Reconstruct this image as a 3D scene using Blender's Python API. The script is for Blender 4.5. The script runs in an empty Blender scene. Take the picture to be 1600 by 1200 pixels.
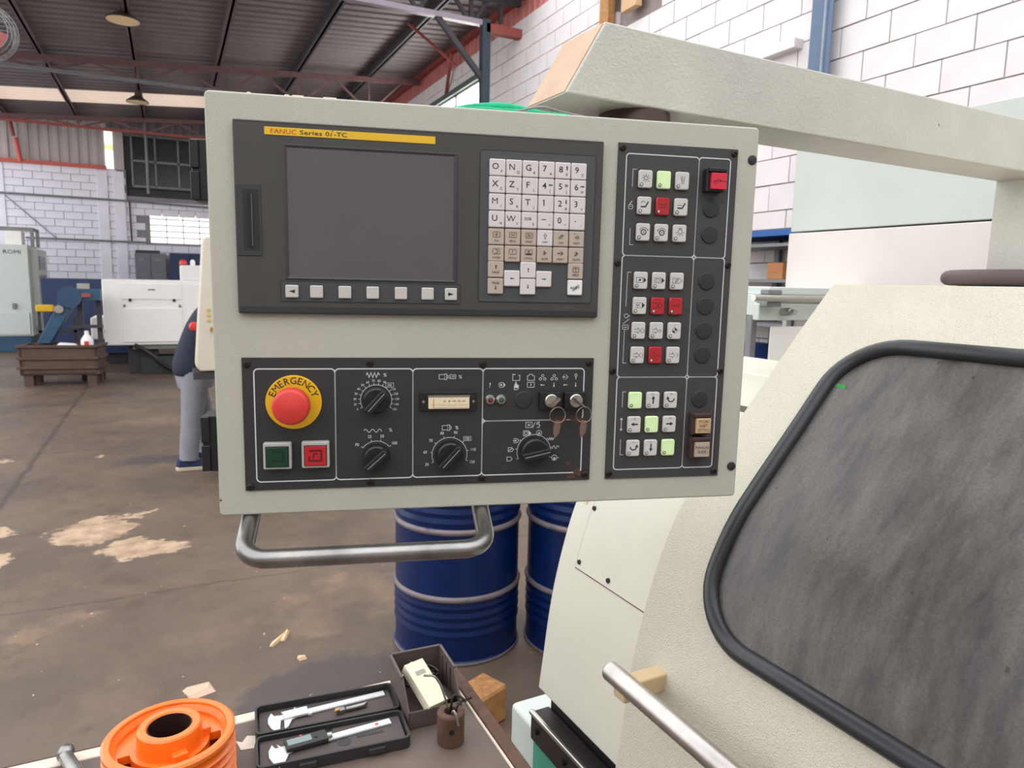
import bpy, bmesh, math, random
from mathutils import Matrix, Vector
random.seed(7)
PI = math.pi
SC = bpy.context.scene
COL = SC.collection

# ------------------------------------------------------------------ camera, sky, exposure
CAMH = 1.65
FPX = 1104.0
RW = ((0.9012, -0.0418, 0.4315), (-0.4329, -0.1362, 0.8911), (0.0211, -0.9897, -0.1412))
def norm3(v):
    return Vector(v).normalized()
fwd = norm3((RW[0][2], RW[1][2], RW[2][2]))
upv = Vector((-RW[0][1], -RW[1][1], -RW[2][1]))
rgt = fwd.cross(upv).normalized()
upv = rgt.cross(fwd).normalized()
cam_d = bpy.data.cameras.new('camera')
cam = bpy.data.objects.new('camera', cam_d)
COL.objects.link(cam)
cam.matrix_world = Matrix(((rgt.x, upv.x, -fwd.x, 0), (rgt.y, upv.y, -fwd.y, 0), (rgt.z, upv.z, -fwd.z, CAMH), (0, 0, 0, 1)))
cam_d.sensor_width = 36.0
cam_d.lens = FPX / 1600 * 36.0
cam_d.clip_start = 0.02
cam_d.dof.use_dof = True
cam_d.dof.focus_distance = 0.86
cam_d.dof.aperture_fstop = 14.0
SC.camera = cam

world = bpy.data.worlds.new('sky')
SC.world = world
world.use_nodes = True
bgn = world.node_tree.nodes['Background']
bgn.inputs[0].default_value = (0.97, 0.98, 1.0, 1)
bgn.inputs[1].default_value = 2.45

SC.view_settings.view_transform = 'Standard'
SC.view_settings.look = 'None'
SC.view_settings.gamma = 1.0
SC.view_settings.use_curve_mapping = False
SC.view_settings.exposure = 0.0

def ray(px, py):
    d = rgt * ((px - 800) / FPX) - upv * ((py - 600) / FPX) + fwd
    return d
def atY(px, py, Y):
    d = ray(px, py); t = Y / d.y
    return Vector((d.x * t, Y, CAMH + d.z * t))
def atX(px, py, X):
    d = ray(px, py); t = X / d.x
    return Vector((X, d.y * t, CAMH + d.z * t))
def atZ(px, py, Z=0.0):
    d = ray(px, py); t = (Z - CAMH) / d.z
    return Vector((d.x * t, d.y * t, Z))
def atD(px, py, D):
    return ray(px, py) * D + Vector((0, 0, CAMH))
def in_view(P, pad=40):
    v = P - Vector((0, 0, CAMH)); z = v.dot(fwd)
    if z < 0.1: return None
    x = 800 + FPX * v.dot(rgt) / z; y = 600 - FPX * v.dot(upv) / z
    return (x, y, z) if -pad < x < 1600 + pad and -pad < y < 1200 + pad else None

# ------------------------------------------------------------------ materials
def lin(c):
    return tuple(((v / 255) / 12.92 if v / 255 <= .04045 else ((v / 255 + .055) / 1.055) ** 2.4) for v in c)
MATS = {}
def mat(name, col, rough=.5, metal=0., var=.08, vscale=6., bump=0., bscale=300., speck=None, speck_scale=250., speck_at=.7,
        emit=0., coat=0., spec=.5, stain=None, stain_scale=3., stain_at=.6, stretch=None):
    if name in MATS: return MATS[name]
    m = bpy.data.materials.new(name); m.use_nodes = True
    nt = m.node_tree; N = nt.nodes; Lk = nt.links
    b = N['Principled BSDF']
    c = lin(col)
    b.inputs['Roughness'].default_value = rough
    b.inputs['Metallic'].default_value = metal
    b.inputs['Specular IOR Level'].default_value = spec
    b.inputs['Coat Weight'].default_value = coat
    tc = N.new('ShaderNodeTexCoord')
    src = tc.outputs['Object']
    if stretch:
        mp = N.new('ShaderNodeMapping'); mp.inputs['Scale'].default_value = stretch
        Lk.new(src, mp.inputs[0]); src = mp.outputs[0]
    def noise(scale, detail=4., rgh=.55):
        n = N.new('ShaderNodeTexNoise'); n.inputs['Scale'].default_value = scale
        n.inputs['Detail'].default_value = detail; n.inputs['Roughness'].default_value = rgh
        Lk.new(src, n.inputs['Vector']); return n.outputs['Fac']
    def ramp(fac, p0, p1):
        r = N.new('ShaderNodeMapRange'); r.inputs['From Min'].default_value = p0; r.inputs['From Max'].default_value = p1
        Lk.new(fac, r.inputs['Value']); return r.outputs['Result']
    def mix(fac, a, bb):
        x = N.new('ShaderNodeMix'); x.data_type = 'RGBA'
        Lk.new(fac, x.inputs['Factor'])
        for sock, v in ((x.inputs['A'], a), (x.inputs['B'], bb)):
            if isinstance(v, tuple): sock.default_value = (*v, 1)
            else: Lk.new(v, sock)
        return x.outputs['Result']
    out = mix(ramp(noise(vscale), .3, .7), tuple(x * (1 - var) for x in c), tuple(min(1, x * (1 + var)) for x in c))
    if stain:
        out = mix(ramp(noise(stain_scale, 8., .65), stain_at, stain_at + .12), out, lin(stain))
    if speck:
        out = mix(ramp(noise(speck_scale, 2., .5), speck_at, speck_at + .05), out, lin(speck))
    Lk.new(out, b.inputs['Base Color'])
    if emit:
        Lk.new(out, b.inputs['Emission Color']); b.inputs['Emission Strength'].default_value = emit
    if bump:
        bp = N.new('ShaderNodeBump'); bp.inputs['Strength'].default_value = bump; bp.inputs['Distance'].default_value = .002
        Lk.new(noise(bscale, 2.), bp.inputs['Height']); Lk.new(bp.outputs[0], b.inputs['Normal'])
    MATS[name] = m
    return m

CREAM = mat('panel_powder_coat', (184, 182, 170), .55, bump=.3, bscale=680, var=.04, speck=(128, 122, 110), speck_scale=620, speck_at=.67)
LCREAM = mat('lathe_textured_paint', (200, 196, 178), .5, bump=.9, bscale=420, var=.06, vscale=3, speck=(168, 158, 136), speck_scale=560, speck_at=.62)
SMOOTH = mat('lathe_smooth_paint', (206, 204, 190), .45, bump=.15, bscale=60, var=.04, vscale=4)
ARMP = mat('arm_paint', (192, 190, 181), .4, bump=.5, bscale=220, var=.06, vscale=9, speck=(96, 80, 62), speck_scale=60, speck_at=.78)
ARMEND = mat('arm_end_dusty', (190, 158, 130), .6, bump=.5, bscale=160, var=.1, vscale=20)
DARK = mat('grey_fascia', (66, 64, 61), .5, var=.05, vscale=30, bump=.1, bscale=900)
DARK2 = mat('key_field_grey', (72, 74, 77), .55, var=.03)
PLATE = mat('control_plate_grey', (62, 61, 61), .5, var=.06, vscale=25, stain=(52, 50, 50), stain_scale=30, stain_at=.66)
PLATEW = mat('worn_plate_grey', (47, 47, 47), .5, var=.06, vscale=25, stain=(66, 46, 40), stain_scale=14, stain_at=.70)
BLACK = mat('black_plastic', (26, 26, 28), .4, var=.1)
PLUG = mat('black_plug', (40, 41, 45), .6, var=.05)
WPRINT = mat('white_print', (205, 206, 204), .6, var=.03)
BPRINT = mat('black_print', (38, 37, 40), .6, var=.02)
RPRINT = mat('red_print', (190, 50, 30), .6, var=.02)
YELLOW = mat('yellow_strip', (226, 180, 34), .5, var=.04)
EYELLOW = mat('yellow_ring', (230, 178, 20), .45, var=.05, stain=(150, 110, 30), stain_scale=60, stain_at=.72)
ERED = mat('emergency_red', (216, 62, 56), .4, var=.06, vscale=40)
WKEY = mat('white_key', (214, 208, 208), .5, var=.03)
BKEY = mat('beige_key', (184, 168, 156), .55, var=.05)
SKEY = mat('soft_key_grey', (196, 192, 186), .5, var=.04)
BTNW = mat('button_white', (204, 201, 196), .45, var=.05, vscale=60)
BTNR = mat('button_red', (176, 40, 46), .3, var=.08, vscale=60)
BTNG = mat('button_green', (210, 236, 178), .4, var=.05, vscale=60, emit=.12)
SCREEN = mat('screen_glass', (88, 84, 84), .28, var=.06, vscale=12, spec=.6)
SILVER = mat('silver', (190, 188, 182), .3, 1., var=.06)
STEEL = mat('brushed_steel', (150, 148, 146), .32, 1., var=.25, vscale=25, bump=.1, bscale=120)
HSTEEL = mat('handle_steel', (185, 180, 175), .38, 1., var=.12, vscale=30, stain=(150, 120, 100), stain_scale=40, stain_at=.7)
DSTEEL = mat('oiled_screw', (58, 52, 50), .4, .8, var=.2)
RUST = mat('rusty_steel', (92, 66, 54), .7, .2, var=.25, vscale=30, bump=.4, bscale=150)
BRONZE = mat('dark_brown_flange', (70, 54, 46), .4, .4, var=.2, vscale=40)
RUBBER = mat('rubber_gasket', (38, 41, 45), .35, var=.1, vscale=20)
BROWNRUB = mat('brown_rubber', (92, 76, 74), .6, var=.15)
ORANGE = mat('orange_paint', (236, 116, 26), .35, var=.08, vscale=30, bump=.25, bscale=180, coat=.3, stain=(170, 66, 20), stain_scale=70, stain_at=.74)
BLUEDRUM = mat('drum_blue', (5, 30, 80), .35, var=.12, vscale=6, spec=.35)
DRUMBAND = mat('drum_band_highlight', (122, 112, 114), .45, .2, var=.15, vscale=12, stain=(60, 66, 110), stain_scale=10, stain_at=.55)  # pale tone paints the highlight on the drum hoops into the colour
NAVY = mat('navy_steel', (36, 54, 92), .5, var=.1)
STEELBLUE = mat('machine_blue', (42, 80, 108), .5, var=.15)
WHITEM = mat('machine_white', (247, 244, 241), .45, var=.02)
PALEM = mat('machine_pale_green', (206, 213, 208), .45, var=.03)
REDST = mat('red_oxide_steel', (150, 74, 66), .6, var=.15)
DKST = mat('dark_steel', (58, 54, 60), .55, var=.15)
BLUEST = mat('blue_grey_steel', (92, 112, 138), .5, var=.08)
GREYST = mat('grey_steel', (128, 128, 130), .5, .2, var=.12)
BRICKW = mat('white_painted_block', (229, 223, 222), .75, var=.05, vscale=3, bump=.6, bscale=45, stain=(190, 176, 168), stain_scale=5, stain_at=.66)
BRICKL = mat('lilac_painted_block', (236, 235, 246), .75, var=.05, vscale=3, bump=.5, bscale=40)
MORTARW = mat('wall_mortar', (150, 138, 134), .9, var=.1)
MORTARL = mat('wall_mortar_back', (140, 138, 148), .9, var=.1)
ROOF = mat('roof_sheet', (118, 110, 110), .6, .0, var=.1, vscale=2)
SIDING = mat('siding_sheet', (186, 176, 176), .5, var=.06, vscale=1.5)
SIDRED = mat('siding_red', (206, 128, 120), .55, var=.12, vscale=4)
GLOW = mat('daylight_pane', (250, 246, 240), .5, var=.01, emit=1.4)
GLOWY = mat('daylight_pane_yellow', (222, 240, 150), .5, var=.01, emit=1.0)
DKGLASS = mat('dark_window_glass', (40, 38, 44), .25, var=.3, vscale=4)
WOOD = mat('timber', (176, 128, 78), .7, var=.25, vscale=20)
RUSTBIN = mat('brown_rusty_bin', (88, 68, 58), .75, var=.2, vscale=8)
BENCHTOP = mat('bench_rubber', (98, 84, 76), .6, var=.15, vscale=12, stain=(118, 102, 92), stain_scale=12, stain_at=.66)
CREAMSTRIP = mat('cream_strip', (214, 200, 184), .6, var=.08, vscale=40, stain=(150, 130, 110), stain_scale=40, stain_at=.66)
PLBLACK = mat('case_black', (44, 42, 43), .55, var=.08, bump=.2, bscale=500)
FOAM = mat('case_foam', (78, 70, 68), .8, var=.1)
CALIPER = mat('caliper_satin', (206, 206, 206), .35, .15, var=.06, vscale=40)
LCD = mat('caliper_display', (120, 138, 136), .3, var=.05)
BINPL = mat('parts_bin_plastic', (88, 76, 72), .55, var=.12, vscale=20)
CARTON = mat('cream_carton', (232, 224, 196), .7, var=.04)
YCARD = mat('yellow_carton', (206, 180, 70), .7, var=.06)
GOLD = mat('gold_insert', (206, 150, 70), .35, .7, var=.1)
GREENC = mat('green_cloth', (24, 172, 122), .8, var=.15, vscale=60, bump=.4, bscale=400)
TEAL = mat('teal_paint', (84, 184, 160), .5, var=.06)
LAMPY = mat('lamp_dish_cream', (244, 214, 160), .5, var=.08)
SHIRT = mat('navy_shirt', (34, 40, 58), .85, var=.15, vscale=10)
TROUS = mat('grey_trousers', (140, 140, 148), .9, var=.1, vscale=12)
SKIN = mat('skin', (176, 124, 100), .6, var=.04)
HAIR = mat('hair', (40, 32, 30), .7, var=.1)
SHOE = mat('navy_shoe', (34, 46, 84), .7, var=.1)
SOLE = mat('cream_sole', (206, 194, 170), .7, var=.05)
REDP = mat('red_plastic', (222, 60, 58), .4, var=.05)
METERF = mat('meter_face', (232, 216, 180), .6, var=.04)
AMBER = mat('amber_lens', (196, 168, 128), .35, var=.06)
GREENL = mat('green_lens', (14, 62, 38), .25, var=.1, vscale=80)
REDL = mat('red_lens', (186, 34, 44), .3, var=.06)
REDL2 = mat('red_lamp_lens', (214, 48, 70), .3, var=.05)
BRASS = mat('aged_key_steel', (150, 132, 116), .4, .8, var=.2, vscale=120)

def glass_mat():
    m = bpy.data.materials.new('dirty_door_glass'); m.use_nodes = True
    nt = m.node_tree; N = nt.nodes; Lk = nt.links; b = N['Principled BSDF']
    tc = N.new('ShaderNodeTexCoord')
    mp = N.new('ShaderNodeMapping'); mp.inputs['Scale'].default_value = (8, 26, 8); mp.inputs['Rotation'].default_value = (.2, 0, 0)
    Lk.new(tc.outputs['Object'], mp.inputs[0])
    n1 = N.new('ShaderNodeTexNoise'); n1.inputs['Scale'].default_value = 1.; n1.inputs['Detail'].default_value = 8; n1.inputs['Roughness'].default_value = .65
    Lk.new(mp.outputs[0], n1.inputs['Vector'])
    n2 = N.new('ShaderNodeTexNoise'); n2.inputs['Scale'].default_value = 3.; n2.inputs['Detail'].default_value = 3
    Lk.new(tc.outputs['Object'], n2.inputs['Vector'])
    n3 = N.new('ShaderNodeTexNoise'); n3.inputs['Scale'].default_value = 60.; n3.inputs['Detail'].default_value = 2
    Lk.new(tc.outputs['Object'], n3.inputs['Vector'])
    r1 = N.new('ShaderNodeMapRange'); r1.inputs['From Min'].default_value = .32; r1.inputs['From Max'].default_value = .68
    Lk.new(n1.outputs['Fac'], r1.inputs['Value'])
    mx = N.new('ShaderNodeMix'); mx.data_type = 'RGBA'; mx.inputs['A'].default_value = (*lin((60, 56, 54)), 1); mx.inputs['B'].default_value = (*lin((104, 98, 94)), 1)
    Lk.new(r1.outputs[0], mx.inputs['Factor'])
    r2 = N.new('ShaderNodeMapRange'); r2.inputs['From Min'].default_value = .35; r2.inputs['From Max'].default_value = .7
    Lk.new(n2.outputs['Fac'], r2.inputs['Value'])
    mx2 = N.new('ShaderNodeMix'); mx2.data_type = 'RGBA'; mx2.blend_type = 'MULTIPLY'; mx2.inputs['Factor'].default_value = .3
    Lk.new(mx.outputs['Result'], mx2.inputs['A']); Lk.new(r2.outputs[0], mx2.inputs['B'])
    n4 = N.new('ShaderNodeTexNoise'); n4.inputs['Scale'].default_value = 260.; n4.inputs['Detail'].default_value = 3
    Lk.new(tc.outputs['Object'], n4.inputs['Vector'])
    mx4 = N.new('ShaderNodeMix'); mx4.data_type = 'RGBA'; mx4.blend_type = 'OVERLAY'; mx4.inputs['Factor'].default_value = .5
    Lk.new(mx2.outputs['Result'], mx4.inputs['A']); Lk.new(n4.outputs['Fac'], mx4.inputs['B']); mx2 = mx4
    r3 = N.new('ShaderNodeMapRange'); r3.inputs['From Min'].default_value = .74; r3.inputs['From Max'].default_value = .78
    Lk.new(n3.outputs['Fac'], r3.inputs['Value'])
    mx3 = N.new('ShaderNodeMix'); mx3.data_type = 'RGBA'; mx3.inputs['B'].default_value = (*lin((46, 42, 42)), 1)
    Lk.new(r3.outputs[0], mx3.inputs['Factor']); Lk.new(mx2.outputs['Result'], mx3.inputs['A'])
    Lk.new(mx3.outputs['Result'], b.inputs['Base Color'])
    rr = N.new('ShaderNodeMapRange'); rr.inputs['To Min'].default_value = .22; rr.inputs['To Max'].default_value = .5
    Lk.new(n1.outputs['Fac'], rr.inputs['Value']); Lk.new(rr.outputs[0], b.inputs['Roughness'])
    return m
DOORGLASS = glass_mat()

def floor_mat():
    m = bpy.data.materials.new('stained_shaded_concrete'); m.use_nodes = True
    nt = m.node_tree; N = nt.nodes; Lk = nt.links; b = N['Principled BSDF']
    geo = N.new('ShaderNodeNewGeometry'); P = geo.outputs['Position']
    def noise(scale, det=6., rg=.6, vec=P):
        n = N.new('ShaderNodeTexNoise'); n.inputs['Scale'].default_value = scale; n.inputs['Detail'].default_value = det
        n.inputs['Roughness'].default_value = rg; Lk.new(vec, n.inputs['Vector']); return n
    def mr(v, a, c, lo=0., hi=1.):
        r = N.new('ShaderNodeMapRange'); r.inputs[1].default_value = a; r.inputs[2].default_value = c
        r.inputs[3].default_value = lo; r.inputs[4].default_value = hi; Lk.new(v, r.inputs[0]); return r.outputs[0]
    def mix(f, a, c, mode='MIX'):
        x = N.new('ShaderNodeMix'); x.data_type = 'RGBA'; x.blend_type = mode
        if isinstance(f, float): x.inputs['Factor'].default_value = f
        else: Lk.new(f, x.inputs['Factor'])
        for s, v in ((x.inputs['A'], a), (x.inputs['B'], c)):
            if isinstance(v, tuple): s.default_value = (*v, 1)
            else: Lk.new(v, s)
        return x.outputs['Result']
    def mth(op, a, c=None):
        x = N.new('ShaderNodeMath'); x.operation = op
        for i, v in enumerate((a, c)):
            if v is None: continue
            if isinstance(v, (int, float)): x.inputs[i].default_value = v
            else: Lk.new(v, x.inputs[i])
        return x.outputs[0]
    col = mix(mr(noise(.7).outputs['Fac'], .35, .68), lin((86, 74, 66)), lin((112, 95, 82)))
    col = mix(mr(noise(2.3, 8, .7).outputs['Fac'], .5, .8), col, lin((120, 98, 78)))
    col = mix(mr(noise(5.5, 6, .65).outputs['Fac'], .55, .9), col, lin((70, 61, 56)))
    # bare worn patches where the coating has gone, each with its own outline
    nv = noise(4.2, 8, .7); off = N.new('ShaderNodeVectorMath'); off.operation = 'SUBTRACT'; off.inputs[1].default_value = (.5, .5, .5)
    Lk.new(nv.outputs['Color'], off.inputs[0])
    sc = N.new('ShaderNodeVectorMath'); sc.operation = 'SCALE'; sc.inputs['Scale'].default_value = .55; Lk.new(off.outputs[0], sc.inputs[0])
    ad = N.new('ShaderNodeVectorMath'); ad.operation = 'ADD'; Lk.new(P, ad.inputs[0]); Lk.new(sc.outputs[0], ad.inputs[1])
    def patch(cx, cy, rx, ry, rot=0.):
        mp = N.new('ShaderNodeMapping'); mp.vector_type = 'TEXTURE'
        mp.inputs['Location'].default_value = (cx, cy, 0); mp.inputs['Rotation'].default_value = (0, 0, rot); mp.inputs['Scale'].default_value = (rx, ry, 1000)
        Lk.new(ad.outputs[0], mp.inputs[0])
        ln = N.new('ShaderNodeVectorMath'); ln.operation = 'LENGTH'; Lk.new(mp.outputs[0], ln.inputs[0])
        return mr(ln.outputs['Value'], 1.05, .9)
    tot = None
    for a in ((-.52, 5.12, .24, .22, -.3), (-.2, 4.7, .24, .16, -.3), (-.42, 5.35, .3, .05, .2), (-.98, 4.75, .1, .2, 0), (-1.0, 5.3, .06, .08, 0), (-.62, 7.25, .06, .05, 0), (-1.5, 7.4, .2, .06, 0)):
        p = patch(*a); tot = p if tot is None else mth('MAXIMUM', tot, p)
    faint = mth('MULTIPLY', mth('MULTIPLY', mth('MAXIMUM', patch(-.1, 8.9, .5, .25, -.2), mth('MAXIMUM', patch(-.6, 3.75, .25, .08, .3), patch(.75, 3.5, .5, .3, .4))), mr(noise(4.5, 6).outputs['Fac'], .4, .7)), .3)
    col = mix(faint, col, lin((178, 142, 108)))
    # joints and cracks
    sx = N.new('ShaderNodeSeparateXYZ'); ad2 = N.new('ShaderNodeVectorMath'); ad2.operation = 'ADD'
    sc2 = N.new('ShaderNodeVectorMath'); sc2.operation = 'SCALE'; sc2.inputs['Scale'].default_value = .12; Lk.new(off.outputs[0], sc2.inputs[0])
    Lk.new(P, ad2.inputs[0]); Lk.new(sc2.outputs[0], ad2.inputs[1]); Lk.new(ad2.outputs[0], sx.inputs[0])
    for (ax, val, w_) in ((1, 3.98, .006), (0, -1.15, .02), (1, 7.6, .012), (1, 10.4, .02)):
        dlt = mth('ABSOLUTE', mth('SUBTRACT', sx.outputs[ax], val))
        col = mix(mth('MULTIPLY', mr(dlt, w_ * 1.6, w_ * .5), .7), col, lin((62, 54, 50)))
    col = mix(tot, col, mix(mr(noise(9, 6).outputs['Fac'], .35, .65), lin((150, 126, 104)), lin((192, 166, 138))))
    dk = mth('MAXIMUM', patch(.58, 2.62, .42, .34, -.2), patch(.15, 7.0, .7, .2, 0))  # near ellipse: shadow of table and machine painted into the floor colour
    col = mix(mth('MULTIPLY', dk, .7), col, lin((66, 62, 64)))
    fl = mr(noise(26, 2).outputs['Fac'], .735, .75)
    col = mix(fl, col, lin((196, 176, 148)))
    Lk.new(col, b.inputs['Base Color'])
    Lk.new(mr(noise(3, 5).outputs['Fac'], .3, .7, .35, .65), b.inputs['Roughness'])
    bp = N.new('ShaderNodeBump'); bp.inputs['Strength'].default_value = .25; bp.inputs['Distance'].default_value = .01
    Lk.new(noise(14).outputs['Fac'], bp.inputs['Height']); Lk.new(bp.outputs[0], b.inputs['Normal'])
    return m
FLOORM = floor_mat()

# ------------------------------------------------------------------ mesh helpers
class MB:
    def __init__(s): s.v = []; s.f = []
    def add(s, vs, fs, M=None):
        o = len(s.v)
        s.v += [tuple(M @ Vector(v)) if M is not None else tuple(v) for v in vs]
        s.f += [tuple(i + o for i in f) for f in fs]; return s
    def box(s, x0, x1, y0, y1, z0, z1, M=None):
        return s.add([(x0, y0, z0), (x1, y0, z0), (x1, y1, z0), (x0, y1, z0), (x0, y0, z1), (x1, y0, z1), (x1, y1, z1), (x0, y1, z1)],
                     [(3, 2, 1, 0), (4, 5, 6, 7), (0, 1, 5, 4), (1, 2, 6, 5), (2, 3, 7, 6), (3, 0, 4, 7)], M)
    def cyl(s, p, q, r0, r1=None, n=20, caps=True):
        p, q = Vector(p), Vector(q); r1 = r0 if r1 is None else r1
        return s.tube([p, q], [r0, r1], n, caps)
    def tube(s, path, r, n=12, caps=True, closed=False, flat=None):
        path = [Vector(p) for p in path]; k = len(path)
        rs = r if isinstance(r, (list, tuple)) else [r] * k
        o = len(s.v); prev = None
        for i in range(k):
            a = path[i - 1] if (i or closed) else path[0]; b = path[(i + 1) % k] if (i < k - 1 or closed) else path[-1]
            t = (b - a).normalized()
            if prev is None:
                h = Vector((0, 0, 1)) if abs(t.z) < .9 else Vector((1, 0, 0)); u = t.cross(h).normalized()
            else:
                u = (prev - t * prev.dot(t)).normalized()
            prev = u; w = t.cross(u)
            for j in range(n):
                an = 2 * PI * j / n; s.v.append(tuple(path[i] + (u * math.cos(an) + w * math.sin(an)) * rs[i]))
        for i in range(k if closed else k - 1):
            for j in range(n):
                a = o + i * n + j; b = o + i * n + (j + 1) % n; c = o + ((i + 1) % k) * n + (j + 1) % n; d = o + ((i + 1) % k) * n + j
                s.f.append((a, b, c, d))
        if caps and not closed:
            s.f.append(tuple(o + j for j in range(n))[::-1]); s.f.append(tuple(o + (k - 1) * n + j for j in range(n)))
        return s
    def beam(s, p, q, w, h=None):
        """rectangular bar from p to q"""
        p, q = Vector(p), Vector(q); h = w if h is None else h
        t = (q - p).normalized(); up = Vector((0, 0, 1)) if abs(t.z) < .95 else Vector((0, 1, 0))
        u = t.cross(up).normalized() * (w / 2); k = u.cross(t).normalized() * (h / 2)
        vs = [p - u - k, p + u - k, p + u + k, p - u + k, q - u - k, q + u - k, q + u + k, q - u + k]
        return s.add(vs, [(0, 1, 2, 3), (7, 6, 5, 4), (0, 4, 5, 1), (1, 5, 6, 2), (2, 6, 7, 3), (3, 7, 4, 0)])
    def lathe(s, prof, n=32, M=None, closed=False):
        vs = []; fs = []; k = len(prof)
        for (r, z) in prof:
            for j in range(n):
                a = 2 * PI * j / n; vs.append((r * math.cos(a), r * math.sin(a), z))
        for i in range(k if closed else k - 1):
            for j in range(n):
                fs.append((i * n + j, i * n + (j + 1) % n, ((i + 1) % k) * n + (j + 1) % n, ((i + 1) % k) * n + j))
        if not closed:
            if prof[0][0] > 1e-6: fs.append(tuple(range(n))[::-1])
            if prof[-1][0] > 1e-6: fs.append(tuple((k - 1) * n + j for j in range(n)))
        return s.add(vs, fs, M)
    def prism(s, poly, y0, y1, M=None):
        """poly of (x, z), extruded along y"""
        n = len(poly)
        vs = [(x, y0, z) for x, z in poly] + [(x, y1, z) for x, z in poly]
        fs = [tuple(range(n)), tuple(range(n, 2 * n))[::-1]] + [(i, i + n, (i + 1) % n + n, (i + 1) % n) for i in range(n)]
        return s.add(vs, fs, M)
    def mesh(s, name, m, smooth=None):
        me = bpy.data.meshes.new(name); me.from_pydata(s.v, [], s.f)
        bm = bmesh.new(); bm.from_mesh(me); bmesh.ops.recalc_face_normals(bm, faces=bm.faces); bm.to_mesh(me); bm.free()
        me.materials.append(m)
        if smooth is not None:
            me.shade_smooth(); me.set_sharp_from_angle(angle=math.radians(smooth))
        return me
    def build(s, name, m, parent=None, loc=(0, 0, 0), bevel=0., smooth=None, seg=2, kind=None):
        if bevel and smooth is None: smooth = 35
        return link(name, s.mesh(name, m, smooth), parent, loc, bevel, seg, kind)
def link(name, me, parent=None, loc=(0, 0, 0), bevel=0., seg=2, kind=None, rot=None):
    o = bpy.data.objects.new(name, me); COL.objects.link(o); o.parent = parent; o.location = loc
    if rot: o.rotation_euler = rot
    if bevel:
        b = o.modifiers.new('bevel', 'BEVEL'); b.harden_normals = True; b.width = bevel; b.segments = seg; b.limit_method = 'ANGLE'; b.angle_limit = math.radians(40)
    if kind: o['kind'] = kind
    return o
def tag(o, label, cat, group=None):
    o['label'] = label; o['category'] = cat
    if group: o['group'] = group
    return o
def thing(name, label, cat, loc=(0, 0, 0), rz=0., group=None):
    o = bpy.data.objects.new(name, None); COL.objects.link(o); o.location = loc; o.rotation_euler = (0, 0, rz)
    o.empty_display_size = .05
    return tag(o, label, cat, group)
def struct(o):
    o['kind'] = 'structure'; return o
def sempty(name, loc=(0, 0, 0)):
    o = bpy.data.objects.new(name, None); COL.objects.link(o); o.location = loc; return struct(o)
def arcpts(c, r, a0, a1, n):
    return [(c[0] + r * math.cos(math.radians(a0 + (a1 - a0) * i / n)), c[1] + r * math.sin(math.radians(a0 + (a1 - a0) * i / n))) for i in range(n + 1)]
def rrect(x0, y0, x1, y1, r, n=5):
    return arcpts((x1 - r, y1 - r), r, 0, 90, n) + arcpts((x0 + r, y1 - r), r, 90, 180, n) + arcpts((x0 + r, y0 + r), r, 180, 270, n) + arcpts((x1 - r, y0 + r), r, 270, 360, n)
def smoothpath(pts, it=2):
    pts = [Vector(p) for p in pts]
    for _ in range(it):
        q = [pts[0]]
        for a, b in zip(pts[:-1], pts[1:]): q += [a * .75 + b * .25, a * .25 + b * .75]
        pts = q + [pts[-1]]
    return pts

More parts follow.
